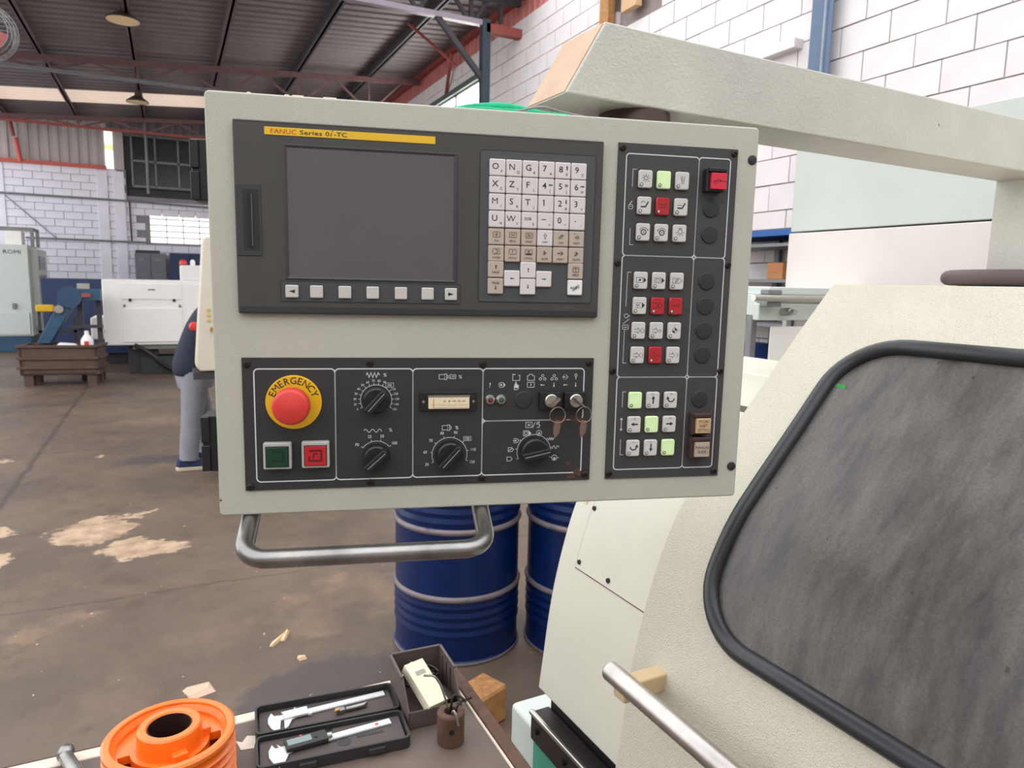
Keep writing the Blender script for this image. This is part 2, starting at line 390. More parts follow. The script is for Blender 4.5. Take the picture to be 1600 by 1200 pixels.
_txt = {}
def textgeo(st):
    if st not in _txt:
        cu = bpy.data.curves.new('t', 'FONT'); cu.body = st; cu.resolution_u = 2; cu.offset = 0. if any(c in st for c in 'MWN') else .008
        ob = bpy.data.objects.new('t', cu); me = bpy.data.meshes.new_from_object(ob)
        vs = [(v.co.x, v.co.y) for v in me.vertices]; fs = [tuple(p.vertices) for p in me.polygons]
        bpy.data.objects.remove(ob); bpy.data.meshes.remove(me); bpy.data.curves.remove(cu)
        _txt[st] = (vs, fs, min(v[0] for v in vs), max(v[0] for v in vs))
    return _txt[st]
CAP = 0.70
class Art:
    """flat print on a surface whose own axes are x right, z up and -y out; sizes in millimetres"""
    def __init__(s): s.v = []; s.f = []
    def poly(s, pts):
        o = len(s.v); s.v += [(p[0], p[1]) for p in pts]; s.f.append(tuple(range(o, o + len(pts)))); return s
    def pl(s, pts, w, closed=False):
        n = len(pts); h = w / 2; L = []; Rr = []
        for i in range(n):
            a = pts[i - 1] if (i or closed) else pts[0]; b = pts[(i + 1) % n] if (i < n - 1 or closed) else pts[-1]; p = pts[i]
            def d(a, b):
                x, y = b[0] - a[0], b[1] - a[1]; l = math.hypot(x, y) or 1; return x / l, y / l
            d1 = d(a, p) if a != p else d(p, b); d2 = d(p, b) if b != p else d1
            nx, ny = -(d1[1] + d2[1]), d1[0] + d2[0]; l = math.hypot(nx, ny) or 1; nx /= l; ny /= l
            k = h / max(.4, nx * -d1[1] + ny * d1[0])
            L.append((p[0] + nx * k, p[1] + ny * k)); Rr.append((p[0] - nx * k, p[1] - ny * k))
        for i in range(n if closed else n - 1):
            j = (i + 1) % n; s.poly([L[i], L[j], Rr[j], Rr[i]])
        return s
    def circ(s, x, y, r, w, a0=0, a1=360, n=20): return s.pl(arcpts((x, y), r, a0, a1, n), w)
    def disc(s, x, y, r, n=16): return s.poly(arcpts((x, y), r, 0, 360 - 360 / n, n - 1))
    def rect(s, x0, y0, x1, y1, w): return s.pl([(x0, y0), (x1, y0), (x1, y1), (x0, y1)], w, True)
    def frame(s, x0, y0, x1, y1, r, w): return s.pl(rrect(x0, y0, x1, y1, r), w, True)
    def text(s, st, x, y, cap, al='c', sx=1., rot=0.):
        vs, fs, a, b = textgeo(st); k = cap / CAP; o = len(s.v)
        ox = {'c': -(a + b) / 2, 'l': -a, 'r': -b}[al]; cr, sr = math.cos(rot), math.sin(rot)
        for vx, vy in vs:
            X = (vx + ox) * k * sx; Y = vy * k - cap / 2
            s.v.append((x + X * cr - Y * sr, y + X * sr + Y * cr))
        s.f += [tuple(i + o for i in f) for f in fs]; return s
    def fit(s, st, x0, x1, y, cap):
        vs, fs, a, b = textgeo(st); k = cap / CAP
        return s.text(st, x0, y, cap, 'l', (x1 - x0) / ((b - a) * k))
    def arrow(s, x, y, ang, L, w, hw):
        c, q = math.cos(math.radians(ang)), math.sin(math.radians(ang))
        def T(a, b): return (x + a * c - b * q, y + a * q + b * c)
        s.poly([T(-L / 2, -w / 2), T(L / 2 - hw, -w / 2), T(L / 2 - hw, w / 2), T(-L / 2, w / 2)])
        return s.poly([T(L / 2 - hw, -hw * .6), T(L / 2, 0), T(L / 2 - hw, hw * .6)])
    def build(s, name, m, parent, y, ox=0, oz=0):
        me = bpy.data.meshes.new(name)
        me.from_pydata([(a / 1000, 0, b / 1000) for a, b in s.v], [], s.f); me.materials.append(m)
        return link(name, me, parent, (ox / 1000, y, oz / 1000))

# ------------------------------------------------------------------ the building
XW, YB = 4.8, 20.3
def roofz(x): return 5.83 - .0736 * (XW - x)
X0, Y0 = -4.2, -4.0
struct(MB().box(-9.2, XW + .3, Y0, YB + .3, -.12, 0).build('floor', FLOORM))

# roof: trapezoid sheet, ribs running down the slope
mb = MB(); pitch = .24; y = 9.2; ys = []
while y < YB:
    ys += [(y, 0), (y + .14, 0), (y + .165, .035), (y + .215, .035)]; y += pitch
vs = []; fs = []
for (yy, h) in ys:
    vs += [(X0, yy, roofz(X0) + h), (XW + .2, yy, roofz(XW + .2) + h)]
SKL = (17.5, 18.7)
def metal(i): return not (SKL[0] < ys[i][0] < SKL[1])
for i in range(len(ys) - 1):
    if metal(i): fs.append((2 * i, 2 * i + 1, 2 * i + 3, 2 * i + 2))
k = len(vs)
for (yy, h) in ys:
    vs += [(X0, yy, roofz(X0) + h + .01), (XW + .2, yy, roofz(XW + .2) + h + .01)]
for i in range(len(ys) - 1):
    if metal(i): fs.append((k + 2 * i + 2, k + 2 * i + 3, k + 2 * i + 1, k + 2 * i))
ceil = struct(MB().add(vs, fs).build('ceiling', ROOF))
def translucent():
    m = bpy.data.materials.new('translucent_roof_sheet'); m.use_nodes = True; nt = m.node_tree
    nt.nodes.remove(nt.nodes['Principled BSDF']); tr = nt.nodes.new('ShaderNodeBsdfTranslucent'); df = nt.nodes.new('ShaderNodeBsdfDiffuse'); mx = nt.nodes.new('ShaderNodeAddShader')
    tr.inputs[0].default_value = (.30, .235, .19, 1); df.inputs[0].default_value = (.4, .34, .3, 1)
    nt.links.new(tr.outputs[0], mx.inputs[0]); nt.links.new(df.outputs[0], mx.inputs[1]); nt.links.new(mx.outputs[0], nt.nodes['Material Output'].inputs[0]); return m
vs = []; fs = []; sel = [q for q in ys if SKL[0] - .03 < q[0] < SKL[1] + .1]
for (yy, h) in sel: vs += [(X0, yy, roofz(X0) + h + .004), (XW + .2, yy, roofz(XW + .2) + h + .004)]
for i in range(len(sel) - 1): fs.append((2 * i, 2 * i + 1, 2 * i + 3, 2 * i + 2))
MB().add(vs, fs).build('skylight_sheet', translucent(), ceil)

# unseen walls added behind and left of the viewer to darken the panel
struct(MB().box(-9.2, XW + .2, Y0 - .2, Y0, 0, 4.3).build('added_wall_front', mat('added_wall_paint', (176, 172, 168), .8)))
struct(MB().box(-9.2, -9.0, Y0, 6.0, 0, 3.4).build('added_wall_left', mat('added_wall_paint', (176, 172, 168), .8)))

# right wall: core, individual blocks, red sheet strip above
CRS, BL = .222, .42
WTOP = 5.46
WINR = (11.3, 14.6, 3.6, 4.96)          # window opening in the right wall (Y, Z)
OPEN = (6.45, 7.45, 4.62, 5.3)          # small opening near the wall head
wr = struct(MB().box(XW + .012, XW + .2, Y0, YB + .2, 0, WTOP - .02).build('wall_right', MORTARW))
blk = MB().box(-.06, 0, -BL / 2 + .005, BL / 2 - .005, -CRS / 2 + .005, CRS / 2 - .005).mesh('block', BRICKW)
hlf = MB().box(-.06, 0, -BL / 4 + .005, BL / 4 - .005, -CRS / 2 + .005, CRS / 2 - .005).mesh('block', BRICKW)
cand = []
z00 = 3.43 - CRS * 15
row = 0
while z00 + CRS * (row + 1) <= WTOP + .05:
    zc = z00 + CRS * (row + .5)
    yy = 3.496 + (BL / 2 if row % 2 else 0) - BL * 18 + BL / 2
    while yy < YB:
        if yy > -3.8:
            skip = (WINR[0] - .1 < yy < WINR[1] + .1 and WINR[2] < zc < WINR[3]) or (OPEN[0] < yy < OPEN[1] and OPEN[2] < zc < OPEN[3])
            if not skip and zc > .05:
                q = in_view(Vector((XW, yy, zc)))
                vis = q is not None and zc > 1.9 + max(0, (yy - 5)) * .05 and q[1] < 445 and not (q[0] < 640)
                cand.append((-(1 / q[2]) if vis else 0, yy, zc))
        yy += BL
    row += 1
cand.sort()
rest = MB()
for i, (s_, yy, zc) in enumerate(cand):
    dx = random.uniform(-.002, .003)
    if s_ < 0 and i < 292:
        o = link('block', blk, wr, (XW + .018 + dx, yy, zc)); o.rotation_euler = (random.uniform(-.004, .004), random.uniform(-.01, .01), 0)
    else:
        rest.box(XW - .04, XW + .018 + dx, yy - BL / 2 + .005, yy + BL / 2 - .005, zc - CRS / 2 + .005, zc + CRS / 2 - .005)
rest.build('block_field', BRICKW, wr, kind='stuff')
# window in the right wall
w4 = sempty('window_4', (XW - .03, WINR[0], WINR[2]))
dy, dz = WINR[1] - WINR[0], WINR[3] - WINR[2]
for i in range(3):
    for j in range(2):
        MB().box(.02, .03, i * dy / 3 + .03, (i + 1) * dy / 3 - .03, j * dz / 2 + .03, (j + 1) * dz / 2 - .03).build('pane', mat('daylight_pane_sunny', (250, 246, 240), .5, var=.01, emit=9.0), w4)
fr = MB()
for i in range(4): fr.box(-.01, .035, i * dy / 3 - .03, i * dy / 3 + .03, 0, dz)
for j in range(3): fr.box(-.01, .035, 0, dy, j * dz / 2 - .03, j * dz / 2 + .03)
fr.build('window_frame', GREYST, w4)
struct(MB().box(XW - .1, XW + .02, 10.9, 16.2, WINR[3], WINR[3] + .09).build('trim_2', mat('lintel_green', (84, 96, 92), .6)))
# red corrugated strip at the wall head
mb = MB(); pts = []; yy = 5.6
while yy < YB:
    pts += [(yy, 0), (yy + .07, 0), (yy + .09, -.025), (yy + .16, -.025)]; yy += .18
vs = []; fs = []
for (a, h) in pts: vs += [(XW + .03 + h, a, WTOP - .1), (XW + .03 + h, a, roofz(XW) - .01)]
for i in range(len(pts) - 1): fs.append((2 * i, 2 * i + 1, 2 * i + 3, 2 * i + 2))
mb.add(vs, fs).build('wall_sheet', SIDRED, wr)
struct(MB().box(XW - .09, XW, 5.6, YB, roofz(XW) - .12, roofz(XW) - .03).build('trim_3', REDST))
# opening near the wall head with timber props
pf = thing('timber_prop', 'pale timber prop in the gap at the wall head', 'timber', (XW - .12, 7.36, 4.62), group=None)
MB().box(-.05, .04, -.09, .09, 0, .84).build('post', WOOD, pf, bevel=.004)
MB().box(-.04, .04, -.62, -.34, .02, .8).build('board', mat('timber_pale', (206, 170, 130), .7), pf, bevel=.004)
MB().beam((0, -.33, .3), (0, -.09, .55), .05).build('brace', REDST, pf)
struct(MB().box(XW + .05, XW + .1, OPEN[0], OPEN[1], OPEN[2], OPEN[3]).build('trim_4', SIDRED))

# column against the right wall
c1 = thing('steel_column', 'blue-grey steel column standing against the white block wall', 'column', (4.67, 4.24, 0))
MB().box(-.012, .0, -.1, .1, 0, 5.7).box(.1, .112, -.1, .1, 0, 5.7).box(0, .1, -.006, .006, 0, 5.7).build('section', BLUEST, c1)
MB().box(-.05, .12, -.14, .14, 0, .015).build('base_plate', BLUEST, c1)
MB().box(-.03, -.012, -.05, -.035, 3.3, 5.7).build('conduit', mat('pale_conduit', (150, 162, 176), .5), c1)
lg = tag(MB().box(-.14, 0, -.5, .5, -.06, .02).build('concrete_ledge', BRICKW, None, (4.8, 5.0, 3.66), bevel=.008), 'rough mortar ledge on the block wall beside the blue column', 'ledge')

# back wall
wb = struct(MB().box(-8., XW + .2, YB + .012, YB + .2, 0, 3.58).box(-8., atY(198, 300, YB).x, YB + .012, YB + .2, 3.58, 4.2).build('wall_back', MORTARL))
WB2 = (atY(233, 332, YB), atY(318, 383, YB))
CR2, BL2 = .178, .385
bb = MB().box(-BL2 / 2 + .006, BL2 / 2 - .006, 0, .06, -CR2 / 2 + .006, CR2 / 2 - .006).mesh('block', BRICKL)
nb = 0; rest = MB(); xr = atY(196, 300, YB).x
for r_ in range(24):
    zc = 4.19 - CR2 * (r_ + .5)
    if zc < .05: continue
    n0 = int((4.8 + 7.5) / BL2)
    for c_ in range(n0):
        xc = -7.4 + BL2 * (c_ + (.5 if r_ % 2 else 0))
        if xc > xr - .15 and zc > 3.5: continue
        if WB2[0].x - .12 < xc < WB2[1].x + .4 and WB2[1].z < zc < WB2[0].z: continue
        q = in_view(Vector((xc, YB, zc)), 10)
        if q and q[0] < 318 and q[1] < 440 and nb < 290:
            o = link('block', bb, wb, (xc, YB - .006 + random.uniform(-.004, .004), zc)); nb += 1
        else:
            rest.box(xc - BL2 / 2 + .006, xc + BL2 / 2 - .006, YB - .006, YB + .05, zc - CR2 / 2 + .006, zc + CR2 / 2 - .006)
rest.build('block_field', BRICKL, wb, kind='stuff')
# plaster piers on the back wall
for px in (0, 162, 188):
    p = atY(px, 330, YB); MB().box(p.x - .12, p.x + .12, YB - .03, YB, 1.2, 4.15).build('pier', BRICKL, wb, bevel=.01)
# corrugated siding above the blocks
def siding(x0, x1, z0, z1, m, name, yo=0.):
    pts = []; x = x0
    while x < x1: pts += [(x, 0), (x + .08, 0), (x + .1, -.03), (x + .17, -.03)]; x += .2
    vs = []; fs = []
    for a, h in pts: vs += [(a, YB + .08 + h + yo, z0), (a, YB + .08 + h + yo, z1)]
    for i in range(len(pts) - 1): fs.append((2 * i, 2 * i + 1, 2 * i + 3, 2 * i + 2))
    return MB().add(vs, fs).build(name, m, wb)
xs = atY(161, 230, YB).x
siding(-8., xs, 4.15, 5.75, SIDING, 'siding_sheet')
siding(xs, XW + .1, 5.02, 5.9, mat('siding_dark', (120, 114, 120), .6), 'siding_sheet', .03)
MB().box(atY(176, 230, YB).x, xr, YB + .06, YB + .1, 4.15, 5.1).build('flashing_sheet', SIDING, wb)
struct(MB().box(-8., xs + .05, YB - .1, YB + .02, 4.17, 4.25).build('trim_1', mat('red_beam', (196, 96, 84), .55)))
# translucent daylight strip
w3 = sempty('window_3', (atY(164, 240, YB).x, YB + .03, 4.1))
MB().box(0, .17, 0, .012, 0, .55).build('pane', GLOW, w3)
MB().box(0, .17, 0, .012, .56, .66).build('pane', GLOWY, w3)
MB().box(0, .17, 0, .012, .67, .98).build('pane', GLOW, w3)
# dark window
a, b_ = atY(204, 214, YB), atY(345, 300, YB)
w1 = sempty('window_1', (a.x, YB, b_.z))
W_, H_ = 2.6, a.z - b_.z + .05
for i in range(5):
    for j in range(2):
        MB().box(i * W_ / 5 + .02, (i + 1) * W_ / 5 - .02, .03, .04, j * H_ / 2 + .02, (j + 1) * H_ / 2 - .02).build('pane', DKGLASS, w1)
fr = MB()
for i in range(6): fr.box(i * W_ / 5 - .02, i * W_ / 5 + .02, -.01, .05, 0, H_)
for j in range(3): fr.box(0, W_, -.01, .05, j * H_ / 2 - .025, j * H_ / 2 + .025)
fr.build('window_frame', GREYST, w1)
MB().box(-.08, W_, -.03, .06, -.05, -.025).build('window_sill', DKST, w1)
MB().box(W_, XW - a.x, .03, .1, -.1, H_ + .4).build('infill_sheet', SIDING, w1)
MB().box(a.x - .5 - a.x, XW - a.x, .12, .16, -.7, 2.0).build('backing_sheet', DKST, w1)
# bright pane window with bars
w2 = sempty('window_2', (WB2[0].x, YB, WB2[1].z))
W_, H_ = WB2[1].x - WB2[0].x + .3, WB2[0].z - WB2[1].z
for i in range(4):
    for j in range(5):
        MB().box(i * W_ / 4 + .012, (i + 1) * W_ / 4 - .012, 0, .02, j * H_ / 5 + .014, (j + 1) * H_ / 5 - .014).build('pane', GLOW, w2)
MB().box(0, W_, .02, .03, 0, H_).build('window_frame', GREYST, w2)
# conduits on the back wall
def pipe(name, label, pts, r, m, cat='pipe'):
    base = Vector(pts[0]); o = MB().tube([Vector(p) - base for p in pts], r, 8).build(name, m, None, base, smooth=50)
    return tag(o, label, cat)
pipe('conduit_pipe', 'thin grey conduit running along the upper back wall', [atY(-10, 300, YB - .06), atY(202, 314, YB - .06), atY(330, 325, YB - .06)], .025, GREYST)
pipe('conduit_pipe', 'thin grey conduit running low along the back wall', [atY(40, 371, YB - .06), atY(90, 373, YB - .06), atY(230, 379, YB - .06)], .022, GREYST)
pipe('hanging_cable', 'thin dark cable slanting down the back wall from upper left', [atY(8, 305, YB - .1), atY(88, 372, YB - .1)], .012, GREYST, 'cable')
pipe('hanging_cable', 'black cable dropping beside the dark window', [atY(202, 312, YB - .05), atY(204, 345, YB - .05), atY(206, 378, YB - .05)], .02, DKST, 'cable')
pipe('steel_pole', 'slim grey drop pipe hanging before the dark window', [(atY(232, 300, 20.1).x, 20.1, atY(232, 303, 20.1).z), (atY(232, 300, 20.1).x, 20.1, 5.35)], .035, GREYST, 'pole')
p0 = atY(31, 250, 19.9)
pipe('steel_brace', 'bright red steel brace leaning beside the corrugated siding', [atY(32, 252, YB - .1), atY(24, 215, YB - .1)], .05, mat('red_post', (206, 98, 90), .5), 'brace')
pipe('steel_brace', 'dull red steel brace leaning up to the far truss', [atY(21, 212, YB - .35), atY(10, 166, YB - .35)], .04, REDST, 'brace')

# roof steel
names = ['outermost left', 'second from left', 'the one above the pendant lamps', 'fourth from left', 'fifth from left', 'the thick one nearest the white block wall']
for i, x in enumerate((-3.14, -1.775, -.40, .957, 2.33, 3.70)):
    m = DKST if i > 3 else mat('purlin_red_grey', (96, 76, 80), .6, var=.15)
    h = .16 if i > 3 else .11
    z = roofz(x)
    o = MB().box(-.035, .035, 0, YB - 9.2, -h, -.012).box(.0, .07, 0, YB - 9.2, -h, -h + .012).build('roof_purlin', m, None, (x, 9.2, z))
    tag(o, 'steel roof purlin running to the back wall, ' + names[i], 'beam', 'roof purlins')
def truss(label, Y, zb, x0, x1, m, mbot):
    t = thing('roof_truss', label, 'truss', (x0, Y, zb))
    B = Vector((x0, Y, zb))
    def L(p): return Vector(p) - B
    MB().beam(L((x0, Y, zb)), L((x1, Y, zb)), .06, .055).build('bottom_chord', mbot, t)
    MB().beam(L((x0, Y, roofz(x0) - .2)), L((x1, Y, roofz(x1) - .2)), .07, .09).build('top_chord', m, t)
    x = .33 - 1.35 * 4
    while x < x1:
        for s in (-1, 1):
            xb = x + s * .6
            if x0 < xb < x1 and x > x0:
                MB().beam(L((x, Y, roofz(x) - .22)), L((xb, Y, zb + .02)), .04).build('web', m, t)
        xv = x + .675
        if x0 < xv < x1: MB().beam(L((xv, Y, roofz(xv) - .22)), L((xv, Y, zb + .02)), .035).build('web', m, t)
        x += 1.35
    return t
WEBM = mat('truss_red_grey', (112, 82, 82), .6, var=.15)
truss('red-brown lattice roof truss in the middle of the shed', 14.4, 4.97, X0, XW - .05, WEBM, GREYST)
truss('red-brown lattice roof truss close to the back wall', 19.4, 4.97, X0, XW - .05, WEBM, REDST)
# nearest truss end with its own column
t = thing('roof_truss', 'near lattice truss with pale bottom chord and knee brace above the panel', 'truss', (4.2, 9.8, 0))
def L(p): return Vector(p) - Vector((4.2, 9.8, 0))
zc = 5.285
MB().beam(L((-4.2, 9.8, zc)), L((4.2, 9.8, zc)), .1, .07).build('bottom_chord', mat('pale_chord', (150, 140, 150), .4, .3), t)
MB().beam(L((-4.2, 9.8, roofz(-4.2) - .18)), L((4.75, 9.8, roofz(4.75) - .18)), .07, .08).build('top_chord', DKST, t)
for (xa, za, xb, zb) in ((3.95, zc, 3.70, 5.6), (3.98, zc, 3.98, 5.62), (4.02, zc, 4.25, 5.63), (4.44, 5.33, 4.44, 5.65), (3.2, zc, 3.0, 5.55), (3.2, zc, 3.4, 5.57)):
    MB().beam(L((xa, 9.8, za)), L((xb, 9.8, zb)), .05).build('web', DKST, t)
MB().beam(L((3.46, 9.8, zc)), L((4.2, 9.8, 4.5)), .07).build('knee_brace', DKST, t)
MB().beam((0, 0, 0), (0, 0, zc + .05), .12).build('column', mat('dark_blue_column', (44, 58, 72), .5), t)
MB().beam(L((4.2, 9.8, zc - .06)), L((4.78, 9.8, zc - .06)), .12).build('bracket', REDST, t)
MB().box(-.15, .15, -.15, .15, 0, .02).build('base_plate', DKST, t)
tag(MB().beam((0, 0, 0), Vector((4.223, 11, 5.033)) - Vector((3.439, 11, 5.528)), .035).build('roof_brace', REDST, None, (3.439, 11, 5.528)), 'thin red diagonal brace hanging between purlin and wall', 'beam')
pipe('roof_brace', 'thin red diagonal brace seen just below the red wall-head strip', [(4.6, 12.2, 5.6), (4.75, 12.9, 5.0)], .03, REDST, 'beam')

# pendant lamps
def lamp(label, P, dia, zr):
    t = thing('pendant_lamp', label, 'lamp', P, group='pendant lamps')
    r = dia / 2
    MB().lathe([(r, 0), (r * .98, .02), (r * .55, .09), (r * .25, .13), (r * .22, .22), (.012, .24), (.01, .235), (r * .2, .215), (r * .23, .125), (r * .53, .085), (r * .96, .012)], 32, closed=True).build('shade', mat('lamp_shade_dark', (92, 84, 76), .5), t, smooth=40)
    MB().lathe([(.0, .016), (r * .5, .012), (r * .94, .005)], 32).build('reflector', LAMPY, t, smooth=60)
    MB().cyl((0, 0, .22), (0, 0, zr - P.z), .012, n=8).build('rod', DKST, t)
lamp('larger pendant lamp dish hanging nearer under the roof', atD(192, 33, 10.1), .46, roofz(-.4) - .1)
lamp('smaller pendant lamp dish hanging farther back near the back wall', atD(215, 160, 14.3), .42, roofz(-.4) - .1)
# wall fan at the left edge
P = atD(-24, 50, 5.2)
t = thing('industrial_fan', 'caged industrial fan on a drop rod, cut off by the left edge', 'fan', (P.x, P.y, 0.))
cage = MB()
for k in range(7):
    y_ = -.1 + .2 * k / 6; rr = .21 * (1 - .25 * abs(k - 3) / 3); cage.tube([(rr * math.cos(a * PI / 16), y_, P.z + rr * math.sin(a * PI / 16)) for a in range(32)], .003, 5, closed=True)
for k in range(28):
    a = k * 2 * PI / 28; c, s_ = math.cos(a), math.sin(a)
    cage.tube([(.04 * c, -.13, P.z + .04 * s_), (.157 * c, -.1, P.z + .157 * s_), (.21 * c, 0, P.z + .21 * s_), (.157 * c, .1, P.z + .157 * s_)], .002, 4)
cage.build('cage', GREYST, t)
hub = MB().cyl((0, -.06, P.z), (0, .16, P.z), .05, n=16)
hub.build('motor', DKST, t, smooth=40)
for k in range(3):
    Mx = Matrix.Translation((0, 0, P.z)) @ Matrix.Rotation(k * 2 * PI / 3, 4, 'Y') @ Matrix.Rotation(.5, 4, 'X')
    MB().box(-.06, .06, -.004, .004, .04, .17, Mx).build('blade', REDST, t)
MB().cyl((0, .14, P.z - .05), (0, .14, roofz(P.x)), .02, n=12).build('drop_rod', GREYST, t)
MB().box(-.1, .1, .06, .22, roofz(P.x) - .05, roofz(P.x) - .03).build('mounting_plate', DKST, t)

# ------------------------------------------------------------------ machines at the far end
def V(x, y, z): return Vector((x, y, z))
# pale machining centre at far left
Yf = 17.8
t = thing('machining_centre', 'pale grey machining centre with blue base at the far left', 'machine', (-3.6, Yf, 0))
def part(name, m, x0, x1, y0, y1, z0, z1, par=None, bev=.01, o=(-3.6, Yf, 0)):
    return MB().box(x0 - o[0], x1 - o[0], y0 - o[1], y1 - o[1], z0 - o[2], z1 - o[2]).build(name, m, par or t, bevel=bev)
part('base', STEELBLUE, -4.6, -2.66, Yf + .02, Yf + 1.9, 0, .33)
part('cabinet', PALEM, -4.6, -2.62, Yf, Yf + 1.2, .33, 2.22)
part('lower_panel', PALEM, -4.5, -2.66, Yf - .03, Yf, .36, .82)
part('handle', GREYST, -2.95, -2.88, Yf - .05, Yf, .9, 1.02)
part('column', PALEM, -2.62, -2.5, Yf + .3, Yf + 1.6, .5, 2.15)
for z0, z1 in ((1.72, 2.0), (.75, 1.1)):
    part('side_window', DKGLASS, -2.51, -2.49, Yf + .5, Yf + 1.3, z0, z1)
part('side_panel', GREYST, -2.51, -2.49, Yf + .45, Yf + 1.35, 1.2, 1.6)
fr = MB(); bx_ = [(-4.2, Yf + .2), (-2.55, Yf + .2), (-2.55, Yf + .9), (-4.2, Yf + .9)]
for i, (x, y_) in enumerate(bx_):
    fr.beam((x + 3.6, y_ - Yf, 2.2), (x + 3.6, y_ - Yf, 2.58), .06)
    x2, y2 = bx_[(i + 1) % 4]; fr.beam((x + 3.6, y_ - Yf, 2.56), (x2 + 3.6, y2 - Yf, 2.56), .05)
fr.build('roof_frame', GREYST, t)
part('motor_box', WHITEM, -3.0, -2.72, Yf + .1, Yf + .5, 2.22, 2.5)
ar = Art().fit('ROMI', -150, 150, 0, 80)
ar.build('lettering', BPRINT, t, -.004, (-2.89 + 3.6) * 1000, 2070)

# navy machine behind the chip conveyor
t = thing('blue_machine', 'navy blue machine body behind the slanting chip conveyor', 'machine', (-1.5, 15, 0))
def box_at(name, m, x0, x1, y0, y1, z0, z1, par, bev=.01):
    o = par.location
    return MB().box(x0 - o.x, x1 - o.x, y0 - o.y, y1 - o.y, z0 - o.z, z1 - o.z).build(name, m, par, bevel=bev)
box_at('body', NAVY, -2.05, -.4, 15, 16, .2, 1.56, t)
box_at('base', DKST, -1.95, -.5, 15.1, 15.9, 0, .2, t)
box_at('name_plate', SILVER, -1.5, -1.3, 14.98, 15, 1.36, 1.48, t, .002)
box_at('door', NAVY, -1.25, -.5, 14.97, 15, .4, 1.4, t)

# blue chip conveyor
t = thing('chip_conveyor', 'blue slanting chip conveyor rising out of the rusty bin', 'conveyor', (-1.7, 12.75, 0))
def cv(p, q): return Vector((p - -1.7, 0, q))
MB().prism([(-.12, .6), (.05, .6), (.42, 1.25), (.74, 1.25), (.74, 1.42), (.3, 1.42)], -.2, .2).build('trough', STEELBLUE, t, bevel=.01)
MB().cyl((.34, -.24, 1.3), (.34, -.2, 1.3), .16, n=28).build('drive_guard', mat('guard_blue_dark', (40, 72, 104), .5), t, smooth=40)
MB().cyl((.2, -.26, 1.12), (.2, -.2, 1.12), .06, n=16).build('bearing', SILVER, t, smooth=40)
MB().box(.5, .62, -.24, -.2, 1.3, 1.36).build('clamp', REDST, t)
for x in (.45, .7): MB().beam((x, 0, 0), (x, 0, 1.3), .07).build('leg', DKST, t)
MB().beam((.3, -.1, .85), (.75, -.1, .85), .05).build('crossbar', DKST, t)

# brown swarf bin on feet
A = atZ(35, 604, .0); ang = -.14; W_ = .98
t = thing('swarf_bin', 'rusty brown swarf bin on feet below the conveyor', 'bin', A, ang)
MB().prism([(0, .16), (W_, .16), (W_ + .03, .6), (-.03, .6)], 0, .03).build('side', RUSTBIN, t)
MB().prism([(0, .16), (W_, .16), (W_ + .03, .6), (-.03, .6)], .47, .5).build('side', RUSTBIN, t)
MB().box(-.02, .02, .0, .5, .16, .6).build('side', RUSTBIN, t)
MB().box(W_ - .02, W_ + .02, .0, .5, .16, .6).build('side', RUSTBIN, t)
MB().box(0, W_, 0, .5, .16, .19).build('bottom', RUSTBIN, t)
for z in (.25, .39, .565): MB().box(-.05, W_ + .05, -.03, .0, z, z + .04).box(W_ + .02, W_ + .05, -.03, .53, z, z + .04).build('rib', RUSTBIN, t, bevel=.006)
for (x, y_) in ((.08, .08), (W_ - .08, .08), (.08, .42), (W_ - .08, .42)): MB().box(x - .06, x + .06, y_ - .06, y_ + .06, 0, .165).build('foot', RUSTBIN, t)
heap = MB(); n = 14
vs = []; fs = []
for i in range(n + 1):
    for j in range(n + 1):
        x = .02 + (W_ - .04) * i / n; y_ = .04 + .42 * j / n
        e = min(i, n - i, j, n - j) / (n / 2); vs.append((x, y_, .45 + .14 * e ** .6 + random.uniform(-.02, .02)))
for i in range(n):
    for j in range(n): fs.append((i * (n + 1) + j, (i + 1) * (n + 1) + j, (i + 1) * (n + 1) + j + 1, i * (n + 1) + j + 1))
o = heap.add(vs, fs).build('metal_swarf', mat('swarf', (78, 62, 56), .6, .4, var=.3, vscale=40), None, A); o.rotation_euler = (0, 0, ang); o['kind'] = 'stuff'
tag(o, 'dark metal swarf filling the brown bin', 'swarf')
# bottle, cloth and yellow box around the bin
P = A + Matrix.Rotation(ang, 3, 'Z') @ Vector((W_ * .84, .2, .53))
t = thing('plastic_bottle', 'white plastic jug with red label on the rusty bin', 'bottle', P)
MB().lathe([(.07, 0), (.085, .02), (.085, .13), (.05, .19), (.03, .22), (.03, .24)], 16).build('body', WHITEM, t, smooth=40)
MB().lathe([(.03, .24), (.03, .27), (.0, .275)], 12).build('cap', WHITEM, t, smooth=40)
MB().box(-.03, .03, -.09, -.08, .06, .12).build('label', REDP, t)
P = A + Matrix.Rotation(ang, 3, 'Z') @ Vector((W_ * .57, .2, .56))
tag(MB().add([(-.16, -.05, 0), (.16, -.05, 0), (.16, .1, 0), (-.16, .1, 0), (-.1, -.02, .06), (.1, -.02, .05), (.09, .06, .05), (-.1, .06, .07)], [(0, 1, 5, 4), (1, 2, 6, 5), (2, 3, 7, 6), (3, 0, 4, 7), (4, 5, 6, 7), (3, 2, 1, 0)]).build('white_rag', WHITEM, None, P, bevel=.02), 'crumpled white rag lying on the bin', 'rag')
a = atY(57, 484, 13.6)
t = thing('steel_stand', 'dark steel stand with yellow pad beside the pale machining centre', 'stand', (a.x, 13.6, 0))
MB().box(0, .24, -.1, .1, a.z - .03, a.z + .08).build('yellow_pad', YELLOW, t, bevel=.02)
for x in (.03, .21):
    MB().beam((x, 0, 0), (x, 0, a.z - .02), .04).build('leg', DKST, t)
MB().beam((.0, 0, a.z - .35), (.55, 0, a.z - .35), .04).build('rail', DKST, t)
